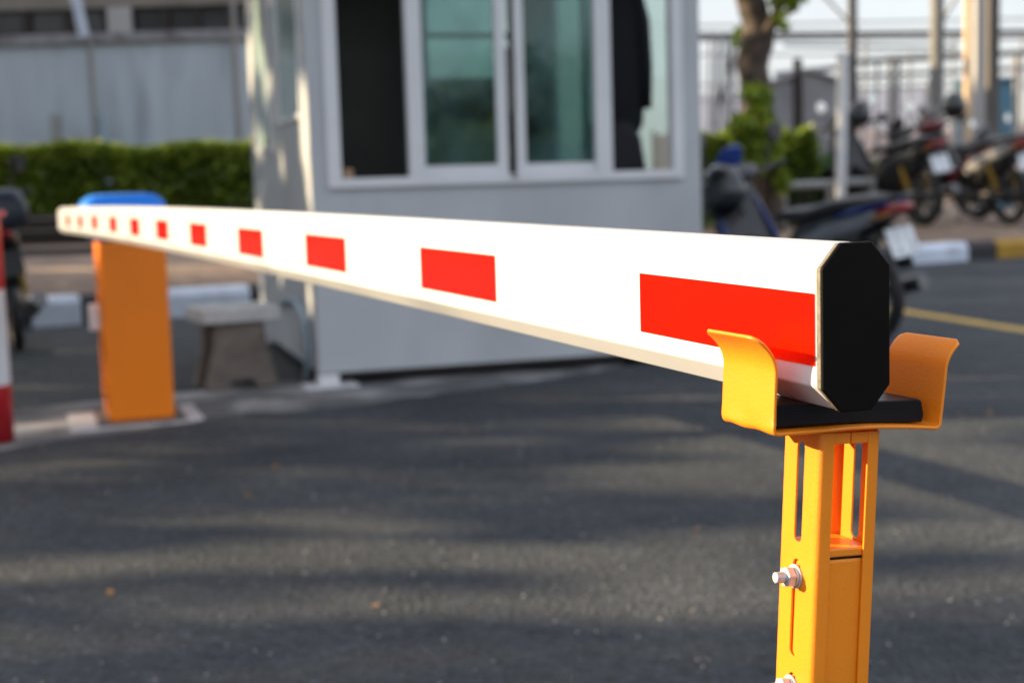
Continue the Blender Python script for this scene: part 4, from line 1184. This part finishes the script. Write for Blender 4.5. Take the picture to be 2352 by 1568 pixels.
# clipped hedge pieces right of the booth
def shrub(name, label, cat, x0, x1, ytop, ybot, Y, dp, n, size, mt, seed, group=None):
    c = soil_at((x0 + x1) / 2, Y); r = empty(name, c, 0, label, cat, group)
    a, b = at(x0, ytop, Y).x, at(x1, ytop, Y).x; z1 = at((x0 + x1) / 2, ytop, Y).z; z0 = max(c.z, at((x0 + x1) / 2, ybot, Y).z)
    g = np.random.default_rng(seed)
    u = g.random((n, 3)); u[:, 2] = 1 - u[:, 2] ** 1.5
    P = np.stack([a + (b - a) * u[:, 0], Y + dp * u[:, 1], z0 + (z1 - z0) * u[:, 2] + .05 * np.sin(u[:, 0] * 9 + seed)], 1)
    # round the shoulders
    ex_ = np.abs(u[:, 0] - .5) * 2; P[:, 2] -= (ex_ ** 6) * (z1 - z0) * .25 * u[:, 2]
    leaves('foliage', P - np.array(c), size, mt, r, .55, .7, seed)
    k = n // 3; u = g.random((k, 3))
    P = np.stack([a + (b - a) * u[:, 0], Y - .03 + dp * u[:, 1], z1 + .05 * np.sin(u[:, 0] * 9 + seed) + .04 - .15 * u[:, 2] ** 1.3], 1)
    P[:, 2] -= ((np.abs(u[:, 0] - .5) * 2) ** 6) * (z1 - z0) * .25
    leaves('sun_tinted_shoots', P - np.array(c), size * .85, M['leaf_sun_tint'], r, .5, 1.6, seed + 50, -.5)  # same sun-bright leaf colour along the top of each piece
    m = MB()
    for k in range(7):
        q = Vector((a + (b - a) * (k + .5) / 7 - c.x, dp / 2, -.05)); m.tube([q, q + Vector((random.uniform(-.1, .1), 0, (z1 - c.z) * .8))], [.02, .008], 6)
    m.build('stems', M['bark'], r)
    return r
shrub('hedge', 'clipped dark green hedge between the booth and the tree trunk', 'hedge', 1560, 1700, 312, 470, 16.4, .7, 2600, .11, M['leaf_hedge'], 31)
shrub('shrub', 'clipped rounded green shrub right of the tree trunk', 'shrub', 1786, 1880, 308, 400, 16.6, .6, 1800, .11, M['leaf_hedge'], 32)
gc = soil_at(1850, 17.4)
g = np.random.default_rng(40); n = 5200
xa, xb = at(1610, 400, 17.4).x, at(2010, 400, 17.4).x
P = np.stack([g.uniform(xa, xb, n), g.uniform(17.2, 18.4, n), np.zeros(n)], 1)
P[:, 2] = gc.z + (.78 + .1 * np.sin(P[:, 0] * 2.2)) * g.random(n)
o = leaves('tall_grass', P, .22, M['leaf_grass'], None, .12, 2.4, 41); tag(o, 'deep green rank grass behind the parked motorcycles', 'grass', kind='stuff')
# white pole and low rail
wb = soil_at(1929, 16.0)
wt = at(1935, 122, 16.0)
wpole = empty('white_pole', wb, 0, 'white steel pole rising from a low rail behind the motorcycles', 'pole')
MB().tube([(0, 0, -.05), wt - wb], .060, 16).build('shaft', M['frame_white'], wpole)
MB().tube([(0, 0, 0), (0, 0, .03)], .11, 16).build('base_flange', M['frame_white'], wpole)
a, b = at(1795, 428, 16.15), at(2010, 416, 16.15)
rl = MB().tube([a - a, b - a], .045, 10); rl = rl.build('rail', M['steel_grey'], None); rl.location = a
rail = empty('low_rail', Vector(((a.x + b.x) / 2, a.y, soil_at(1900, 16.15).z)), 0, 'low grey pipe rail crossing behind the motorcycles', 'rail')
rl.parent = rail; rl.matrix_parent_inverse = Matrix.Translation(rail.location).inverted()
for x in (1800, 1903, 2005):
    q = a.lerp(b, (x - 1795) / 215); h = q.z - rail.location.z
    MB().tube([(q.x - rail.location.x, 0, -.1), (q.x - rail.location.x, 0, h - .03)], .035, 8).build('rail_post', M['steel_grey'], rail)


def column(name, x0, x1, Y, mt, label, cat, ytop=-500, rnd=False, group=None, ybot=None, taper=0):
    a = at(x0, 200, Y); b = at(x1, 200, Y); w_ = b.x - a.x; base = soil_z(a)
    if ybot is not None: base = at(x0, ybot, Y).z
    h = at(x0, ytop, Y).z - base
    m = MB()
    if rnd: m.tube([(0, 0, -.05), (0, 0, h)], [w_ / 2, w_ / 2 * (1 - taper)], 18)
    else: m.box2((-w_ / 2, -w_ / 2, -.05), (w_ / 2, w_ / 2, h))
    o = m.build(name, mt, None, bevel=0 if rnd else .015); o.location = ((a.x + b.x) / 2, Y, base)
    return tag(o, label, cat, group)


column('concrete_column', 2136, 2168, 19.0, M['conc_col'], 'grey round concrete column between the black and the red motorcycle', 'column', rnd=True)
column('concrete_column', 2266, 2292, 19.4, M['conc_col_dark'], 'dark square concrete column in front of the teal cabin', 'column')
column('concrete_column', 2236, 2264, 20.6, M['pale_pillar'], 'pale narrow concrete column just left of the dark square one', 'column')
column('beige_pole', 2213, 2235, 21.5, M['beige'], 'beige steel pole beside the pale narrow column', 'pole', rnd=True)
column('steel_post', 1949, 1968, 20.0, M['steel_dark'], 'dark slim steel post beside the white pole', 'post')
# pipe rack
pr_ = empty('pipe_rack', at(1950, 200, 24) * 1.0, 0, 'overhead rack of dark pipes on thin posts behind the motorcycles', 'pipe rack')
prl = pr_.location.copy()
def pseg(x0, y0, x1, y1, Y, r, mt, name='pipe', Y2=None):
    a = at(x0, y0, Y) - prl; b = at(x1, y1, Y2 or Y) - prl
    MB().tube([a, a.lerp(b, .5), b], r, 10).build(name, mt, pr_)
pseg(1540, 82, 2500, 72, 24, .045, M['steel_dark'])
pseg(1540, 92, 2500, 86, 25, .03, M['steel_grey'])
pseg(1800, 104, 2200, 110, 24.5, .03, M['steel_grey'])
pseg(1960, 144, 2500, 112, 22.5, .042, M['steel_dark'])
pseg(1960, 175, 2500, 150, 23.5, .035, M['brown_pipe'])
pseg(1780, 172, 1965, 150, 23, .05, M['steel_grey'])
for x, r, yb in ((1645, .05, 340), (1664, .04, 340), (1680, .05, 340), (1700, .03, 340), (2043, .05, 340), (2060, .04, 335), (2330, .06, 330), (2420, .06, 330)):
    b = at(x, yb, 24) - prl; t_ = at(x + 4, 80 if x < 2000 else 130, 24) - prl
    MB().tube([b, t_], r, 8).build('rack_post', M['steel_grey'] if x < 2000 else M['brown_pipe'], pr_)
pseg(1640, 290, 1690, 90, 24, .03, M['steel_dark'], 'brace')
pseg(1862, -40, 1958, 60, 21, .025, M['steel_grey'], 'brace')
pseg(2150, 70, 2230, -60, 21, .03, M['steel_grey'], 'brace')
for (x0, y0, x1, y1, Y_) in ((1600, 128, 2500, 120, 26), (1600, 196, 2500, 178, 26.5), (1600, 232, 1960, 226, 26), (1960, 206, 2500, 196, 24.2), (1600, 60, 2500, 40, 27)):
    pseg(x0, y0, x1, y1, Y_, .018, M['steel_grey'], 'wire')
for x, y0, y1 in ((1628, 345, 85), (1715, 345, 175), (1985, 345, 80), (2012, 345, 145), (2088, 335, 118), (2186, 330, 80), (2345, 335, 76)):
    pseg(x, y0, x + 3, y1, 25.4, .028, M['steel_grey'], 'rack_post')
# grey equipment shed
Yg = 23.0
a, b = at(1776, 330, Yg), at(1922, 330, Yg)
sh = empty('equipment_shed', Vector(((a.x + b.x) / 2, Yg, soil_z(a))), 0, 'grey sheet metal shed with a ridged roof behind the tree', 'shed')
hw = (b.x - a.x) / 2; z1 = at(1850, 190, Yg).z - sh.location.z; zr = at(1850, 168, Yg).z - sh.location.z
m = MB().prism([(-hw, 0), (hw, 0), (hw, z1), (.12 * hw, zr), (-hw, z1)], lambda p, q, t: Vector((p, t, q)), 0, 1.6); m.build('wall', M['grey_box'], sh)
m = MB()
for k in range(9): m.box2((-hw + .04 + k * (2 * hw - .1) / 8.3, -.03, 0), (-hw + .09 + k * (2 * hw - .1) / 8.3, -.002, z1 - .02))
m.build('wall_rib', M['grey_box'], sh)
m = MB().prism([(-hw - .1, z1 - .02), (.12 * hw, zr + .03), (.12 * hw, zr + .08), (-hw - .1, z1 + .03)], lambda p, q, t: Vector((p, t, q)), -.1, 1.7)
m.prism([(hw + .1, z1 - .02), (.12 * hw + .001, zr + .03), (.12 * hw + .001, zr + .08), (hw + .1, z1 + .03)], lambda p, q, t: Vector((p, t, q)), -.1, 1.7)
m.build('roof', M['grey_box'], sh)
m = MB().tube([(-.12, -.05, .0), (-.12, -.05, zr + .22)], .07, 10); m.build('flue', M['dark_brown'], sh)
# teal cabin
a, b = at(2237, 330, 22), at(2328, 330, 22)
tcb = empty('teal_cabin', Vector(((a.x + b.x) / 2, 22, soil_z(a))), 0, 'teal sheet metal cabin behind the concrete columns', 'cabin')
hw = (b.x - a.x) / 2; zc = at(2280, 186, 22).z - tcb.location.z
MB().box2((-hw, 0, -.1), (hw, .9, zc)).build('body', M['teal_sheet'], tcb, bevel=.03)
MB().box2((-hw * .2, -.012, .1), (hw * .86, -.002, zc - .15)).build('door', M['teal_sheet'], tcb, bevel=.01)
MB().box2((-hw - .04, -.05, zc + .001), (hw + .04, .95, zc + .05)).build('roof', M['teal_sheet'], tcb, bevel=.01)
# far pale wall and pinkish low building
for nm, x0, x1, y0, y1, Y, mt, lb, ct in (
        ('boundary_wall', 1560, 2130, 205, 345, 40, 'pale_panel', 'pale sheet wall far behind the pipe rack', 'wall'),
        ('low_building', 1500, 2700, 292, 352, 37, 'pink_wall', 'low faded pink building in front of the far pale wall', 'building')):
    a, b = at(x0, y0, Y), at(x1, y0, Y); z1 = at((x0 + x1) / 2, y0, Y).z
    r = empty(nm, Vector(((a.x + b.x) / 2, Y, .3)), 0, lb, ct)
    hw = (b.x - a.x) / 2
    m = MB(); k = 7
    for i in range(k):
        m.box2((-hw + 2 * hw * i / k + .03, 0, -.4), (-hw + 2 * hw * (i + 1) / k - .03, .2, z1 - .3 - (.08 * (i % 2))))
    m.build('panel_wall' if nm == 'boundary_wall' else 'wall', M[mt], r)
    for i in range(k + 1):
        MB().box((-hw + 2 * hw * i / k, -.05, (z1 - .3) / 2), (.10, .10, z1 - .1)).build('pillar', M['brown_pipe'] if nm == 'low_building' else M['steel_grey'], r)

# ================================================================== LITTER ON THE ROAD
lf_px = [(372, 1010), (640, 1062), (568, 1138), (545, 1152), (870, 1030), (1083, 962), (1068, 995), (252, 1358), (95, 1030), (1600, 1215), (52, 1155), (860, 1390), (2205, 950), (2275, 950), (1240, 1005), (630, 1070)]
proto = None
for i, (x, y) in enumerate(lf_px):
    p = gnd(x, y, .018)
    if proto is None:
        m = MB(); n = 10; vs = []
        for k in range(n):
            a = k * 2 * math.pi / n; vs.append(Vector((.024 * math.cos(a) * (1 + .3 * math.cos(a)), .013 * math.sin(a), .006 * math.sin(a) ** 2 + .003 * math.cos(2 * a))))
        m.add(vs + [Vector((0, 0, .0))], [(k, (k + 1) % n, n) for k in range(n)], True)
        o = m.build('fallen_leaf', M['leaf_dead'], None, fix=False); proto = o
    else:
        o = proto.copy(); COL.objects.link(o)
    o.location = p; o.rotation_euler = (random.uniform(-.3, .3), random.uniform(-.3, .3), random.uniform(0, 6.28)); o.scale = [random.uniform(.45, .75)] * 3
    tag(o, 'small dry brown leaf lying on the asphalt road', 'leaf', 'dry leaves scattered on the road')
g = np.random.default_rng(77)
m = MB()
for k in range(420):
    Y = 2.6 + 6 * g.random() ** 1.4; x = g.uniform(-.42, .42) * Y
    if Y > 5.0 + .72 * (x + 2.2): continue
    r = g.uniform(.0016, .0045); c = Vector((x, Y, .012 + r * .6))
    vs = [c + Vector(v) * r * g.uniform(.7, 1.2) for v in ((1, 0, 0), (-1, 0, 0), (0, 1, 0), (0, -1, 0), (0, 0, .8), (0, 0, -.8))]
    m.add(vs, [(0, 2, 4), (2, 1, 4), (1, 3, 4), (3, 0, 4), (2, 0, 5), (1, 2, 5), (3, 1, 5), (0, 3, 5)])
o = m.build('loose_grit', M['grit']); tag(o, 'pale loose grit scattered over the asphalt road', 'grit', kind='stuff')

# ================================================================== TREES TO THE LEFT (they throw the dappled shade)
arm_p0, arm_q0 = pq(A0); arm_p1, arm_q1 = pq(A0 + FAR * ALEN)


def lit(p, q):
    """where leaves are left out so the low sun reaches the arm and post"""
    line = arm_q0 + (arm_q1 - arm_q0) * (p - arm_p0) / (arm_p1 - arm_p0) - .13
    line = np.where(p < 1.6, np.minimum(line, .30), line)
    line = np.where(p < .2, .30 + (.2 - p) * .05, line)
    return (p < 6.12) & (q > line) & ((p < 1.75) | (q < line + .36))


ph = rng.uniform(0, 6.28, 24); kx = rng.normal(size=24) * 5.2; ky = rng.normal(size=24) * 6.5
def dapple(p, q):
    return sum(math.sqrt(2 / 24) * np.sin(kx[i] * p + ky[i] * q + ph[i]) for i in range(24))
holes = []
for (x0, y0, x1, y1, rp) in ((430, 1204, 900, 1222, .07), (250, 1305, 850, 1318, .06), (800, 1285, 1500, 1292, .17), (1400, 1312, 1750, 1330, .08), (480, 1425, 1000, 1404, .065), (1000, 1385, 1550, 1405, .10), (0, 1330, 70, 1338, .08), (2060, 1235, 2352, 1225, .15), (2060, 1370, 2352, 1350, .09), (2050, 985, 2352, 975, .10), (20, 1090, 210, 1072, .06), (40, 980, 220, 955, .06), (90, 800, 260, 790, .08), (60, 880, 130, 876, .07), (1620, 1440, 1760, 1430, .07)):
    a, b = pq(gnd(x0, y0)), pq(gnd(x1, y1)); holes.append((a, b, rp))
for y in (60, 160, 250, 420, 470, 560, 690):
    a = bpt(-.01, bl(690 if y > 300 else 700, y)[0], bl(690 if y > 300 else 700, y)[1]); c = pq(a); holes.append((c, (c[0], c[1] + .05), .03))
for (x0, y0, x1, y1) in ((150, 618, 330, 622), (380, 625, 560, 615)):
    a, b = pq(on_soil(x0, y0)), pq(on_soil(x1, y1)); holes.append((a, b, .22))
for k in range(12):
    xa_ = hx0 + (hx1 - hx0) * (k + .08) / 12; xb_ = hx0 + (hx1 - hx0) * (k + .80) / 12
    ca, cb = pq(Vector((xa_, YH + .3, ztop_h + .02))), pq(Vector((xb_, YH + .3, ztop_h + .02))); holes.append((ca, cb, .21))
for (xa_, xb_, y, Y) in ((1590, 1690, 318, 16.6), (1790, 1876, 316, 16.8)):
    holes.append((pq(at(xa_, y, Y)), pq(at(xb_, y, Y)), .2))
for x, y, Y in ((1700, 40, YT), (2224, 60, 21.5), (2224, 220, 21.5), (1722, 290, YT), (1830, 312, 16.6)):
    c = pq(at(x, y, Y)); holes.append((c, (c[0] + .01, c[1] + .05), .22))


def in_hole(p, q):
    r = np.zeros(len(p), bool)
    for (a, b, rp) in holes:
        ax, ay = a; bx, by = b; L2 = (bx - ax) ** 2 + (by - ay) ** 2 + 1e-9
        t = np.clip(((p - ax) * (bx - ax) + (q - ay) * (by - ay)) / L2, 0, 1)
        d = np.hypot(p - ax - t * (bx - ax), q - ay - t * (by - ay))
        r |= d < rp
    return r


DT = 15.0
kinds = ['broad green street tree out to the left, first from the camera', 'second broad street tree out to the left from the camera', 'third broad street tree out to the left from the camera', 'fourth street tree out to the left from the camera', 'fifth street tree out to the left, farthest from the camera']
for i, pc in enumerate((-1.5, 4.5, 10.5, 17, 24)):
    c = sH * (DT + (i % 2) * 1.2) + pA * pc
    t = empty('street_tree', Vector((c.x, c.y, 0)), 0, kinds[i], 'tree', 'street trees left of the road')
    n = 30000
    g = np.random.default_rng(100 + i)
    P = np.stack([g.uniform(-4.2, 4.2, n), g.uniform(-1.4, 1.4, n), .25 + g.random(n) * (5.2 if i == 0 else 8.4)], 1)   # p, s, z
    hgt = 5.2 if i == 0 else 8.6
    sh_ = (np.abs(P[:, 0]) / 4.2) ** 4 + (np.abs(P[:, 1]) / 1.4) ** 2 * .5 + (np.clip(P[:, 2] - 3, 0, 9) / (hgt - 3 + .1)) ** 3
    W = np.array(c)[None, :2] + P[:, :1] * np.array(pA)[None, :2] + P[:, 1:2] * np.array(sH)[None, :2]
    s = W @ np.array(sH)[:2]; pp = W @ np.array(pA)[:2]; qq = -math.sin(SUN_EL) * s + math.cos(SUN_EL) * P[:, 2]
    keep = (sh_ < 1) & ~lit(pp, qq) & ~in_hole(pp, qq) & (dapple(pp, qq) < np.where((pp > 6.5) & (pp < 9.2) & (qq > -.4) & (qq < 2.2), 1.15, 1.75))  # crowns cut open along the sun's path to shape the lit areas and dapples
    Q = np.concatenate([W, P[:, 2:3]], 1)[keep] - np.array([c.x, c.y, 0])
    leaves('crown', Q, .20, M['leaf_tree'], t, .62, .8, 200 + i)
    m = MB(); top = 2.0 if i in (0, 1) else 4.4
    m.tube([(0, 0, -.1), (.05, .02, top * .35), (-.04, 0, top * .7), (.02, 0, top)], [.2, .17, .13, .05], 12)
    for k in range(7):
        a = k * .9; zb = top * (.3 + .08 * k)
        d = pA * math.cos(a) * 1.8 + sH * math.sin(a) * .8
        m.tube([(0, 0, zb), d * .5 + UP * (zb + .25), d + UP * (zb + .45)], [.07, .05, .02], 8)
    m.build('trunk', M['bark'], t)

tc_ = Vector((-8.2, 8.4, 0))  # unseen tree added to cut the sky light falling on the road
t = empty('canopy_shade_tree', tc_, 0, 'unseen tree added left of the booth, its crown shading the road from the sky', 'tree')
g = np.random.default_rng(500); P = []
for cx0, cy0, cz0, rx, ry, rz_ in ((-3.6, 5.2, 6.6, 3.6, 3.4, .9), (.2, 6.6, 6.9, 3.0, 2.8, .8), (-6.4, 8.2, 6.9, 3.4, 3.0, 1.1), (-1.6, 8.6, 7.4, 3.2, 2.4, .8), (-3.0, 2.9, 6.7, 2.6, 1.8, .7), (.9, 4.1, 6.6, 2.2, 1.8, .6)):
    P.append(cloud([((cx0, cy0, cz0), (rx, ry, rz_))], 1700, int(g.integers(1e6))))
leaves('crown', np.concatenate(P) - np.array(tc_), .34, M['leaf_canopy'], t, .6, .5, 501)
m = MB(); m.tube([(0, 0, -.1), (.1, 0, 2), (.4, -.1, 4.2), (1.2, -.4, 6.2)], [.3, .26, .22, .14], 14)
for ex_, ey_, ez_ in ((5, -2.6, 6.7), (8, -1.6, 6.9), (2, .3, 7.2), (6.4, .4, 7.4), (5.4, -5.2, 6.7), (8.6, -3.8, 6.6)):
    m.tube([(.4, -.1, 4.2), (.4 + (ex_ - .4) * .45, ey_ * .45, 5.7), (ex_, ey_, ez_)], [.15, .09, .03], 8)
m.build('trunk', M['bark'], t)
for i, (x, y, wd, hh) in enumerate(((5.2, -3.2, 2.6, 2.2), (8.6, -5.6, 3.4, 3.0), (12.2, -7.6, 3.6, 3.6))):  # unseen trees added so the booth glass has foliage to reflect
    t = empty('reflected_tree', Vector((x, y, 0)), 0, ('low unseen bushy tree added for the booth glass to reflect, nearest the arm rest post', 'wide unseen bushy tree added for the booth glass to reflect, second from the arm rest post', 'tall unseen bushy tree added for the booth glass to reflect, farthest from the arm rest post')[i], 'tree')
    P = cloud([((0, 0, hh * .55), (wd * .5, 1.1, hh * .5)), ((wd * .3, .2, hh * .4), (wd * .35, 1.0, hh * .36)), ((-wd * .3, 0, hh * .36), (wd * .34, 1, hh * .33))], 5000, 300 + i)
    leaves('crown', P, .2, M['leaf_tree'], t, .6, .8, 310 + i)
    m = MB(); m.tube([(0, 0, -.1), (.04, 0, hh * .3), (-.03, .02, hh * .75)], [.12, .1, .04], 10)
    for k in range(5): m.tube([(0, 0, hh * .25), (math.cos(k * 1.3) * wd * .3, math.sin(k * 1.3) * .5, hh * .5)], [.05, .015], 7)
    m.build('trunk', M['bark'], t)

# ================================================================== LIGHT, SKY, CAMERA
w = bpy.data.worlds.new('World'); sc.world = w; w.use_nodes = True
nt = w.node_tree
sky = nt.nodes.new('ShaderNodeTexSky'); sky.sky_type = 'NISHITA'; sky.sun_disc = False
sky.sun_elevation = SUN_EL
# Nishita: rotation 0 puts the sun at +Y, growing clockwise seen from above
sky.sun_rotation = math.atan2(sH.x, sH.y)
sky.air_density = 1.0; sky.dust_density = 1.5; sky.ozone_density = 1.0
# thin white cloud over the whole sky, denser low down
tc = nt.nodes.new('ShaderNodeTexCoord')
sx = nt.nodes.new('ShaderNodeSeparateXYZ'); nt.links.new(tc.outputs['Generated'], sx.inputs[0])
el = nt.nodes.new('ShaderNodeMapRange'); el.inputs['From Min'].default_value = 0; el.inputs['From Max'].default_value = .8
el.inputs['To Min'].default_value = .92; el.inputs['To Max'].default_value = .75
nt.links.new(sx.outputs['Z'], el.inputs['Value'])
cn = nt.nodes.new('ShaderNodeTexNoise'); cn.inputs['Scale'].default_value = 3.0; cn.inputs['Detail'].default_value = 6
nt.links.new(tc.outputs['Generated'], cn.inputs['Vector'])
cm = nt.nodes.new('ShaderNodeMath'); cm.operation = 'MULTIPLY_ADD'; cm.inputs[1].default_value = .5; cm.use_clamp = True
nt.links.new(cn.outputs['Fac'], cm.inputs[0])
su = nt.nodes.new('ShaderNodeMath'); su.operation = 'SUBTRACT'; su.inputs[1].default_value = .25
nt.links.new(el.outputs[0], su.inputs[0]); nt.links.new(su.outputs[0], cm.inputs[2])
cx_ = nt.nodes.new('ShaderNodeMix'); cx_.data_type = 'RGBA'; 
cl = nt.nodes.new('ShaderNodeMapRange'); cl.inputs['From Max'].default_value = .7; cl.inputs['To Min'].default_value = .58; cl.inputs['To Max'].default_value = 1.15
nt.links.new(sx.outputs['Z'], cl.inputs['Value'])
vs_ = nt.nodes.new('ShaderNodeVectorMath'); vs_.operation = 'SCALE'; vs_.inputs[0].default_value = (2.0, 2.0, 2.1)
nt.links.new(cl.outputs[0], vs_.inputs['Scale']); nt.links.new(vs_.outputs[0], cx_.inputs['B'])
nt.links.new(cm.outputs[0], cx_.inputs['Factor']); nt.links.new(sky.outputs[0], cx_.inputs['A'])
nt.links.new(cx_.outputs['Result'], nt.nodes['Background'].inputs['Color'])
nt.nodes['Background'].inputs['Strength'].default_value = .15
sl = bpy.data.lights.new('Sun', 'SUN'); sl.energy = 3.0; sl.angle = R_(.5); sl.color = (1.0, .77, .48)
so = bpy.data.objects.new('Sun', sl); COL.objects.link(so)
so.rotation_euler = SUN.to_track_quat('Z', 'Y').to_euler()

cd = bpy.data.cameras.new('Camera'); cam = bpy.data.objects.new('Camera', cd); COL.objects.link(cam)
cd.sensor_width = 36; cd.lens = 36 * F_PX / 2352; cd.clip_start = .05; cd.clip_end = 1500
cam.matrix_world = frame_matrix(CAM, cR, cU, -cF)
cd.dof.use_dof = True; cd.dof.focus_distance = 1.03; cd.dof.aperture_fstop = 5.9; cd.dof.aperture_blades = 7
sc.camera = cam
sc.view_settings.view_transform = 'Standard'; sc.view_settings.look = 'None'; sc.view_settings.gamma = 1
sc.view_settings.exposure = 1.95
sc.cycles.use_denoising = True
sc.cycles.max_bounces = 8; sc.cycles.transparent_max_bounces = 12
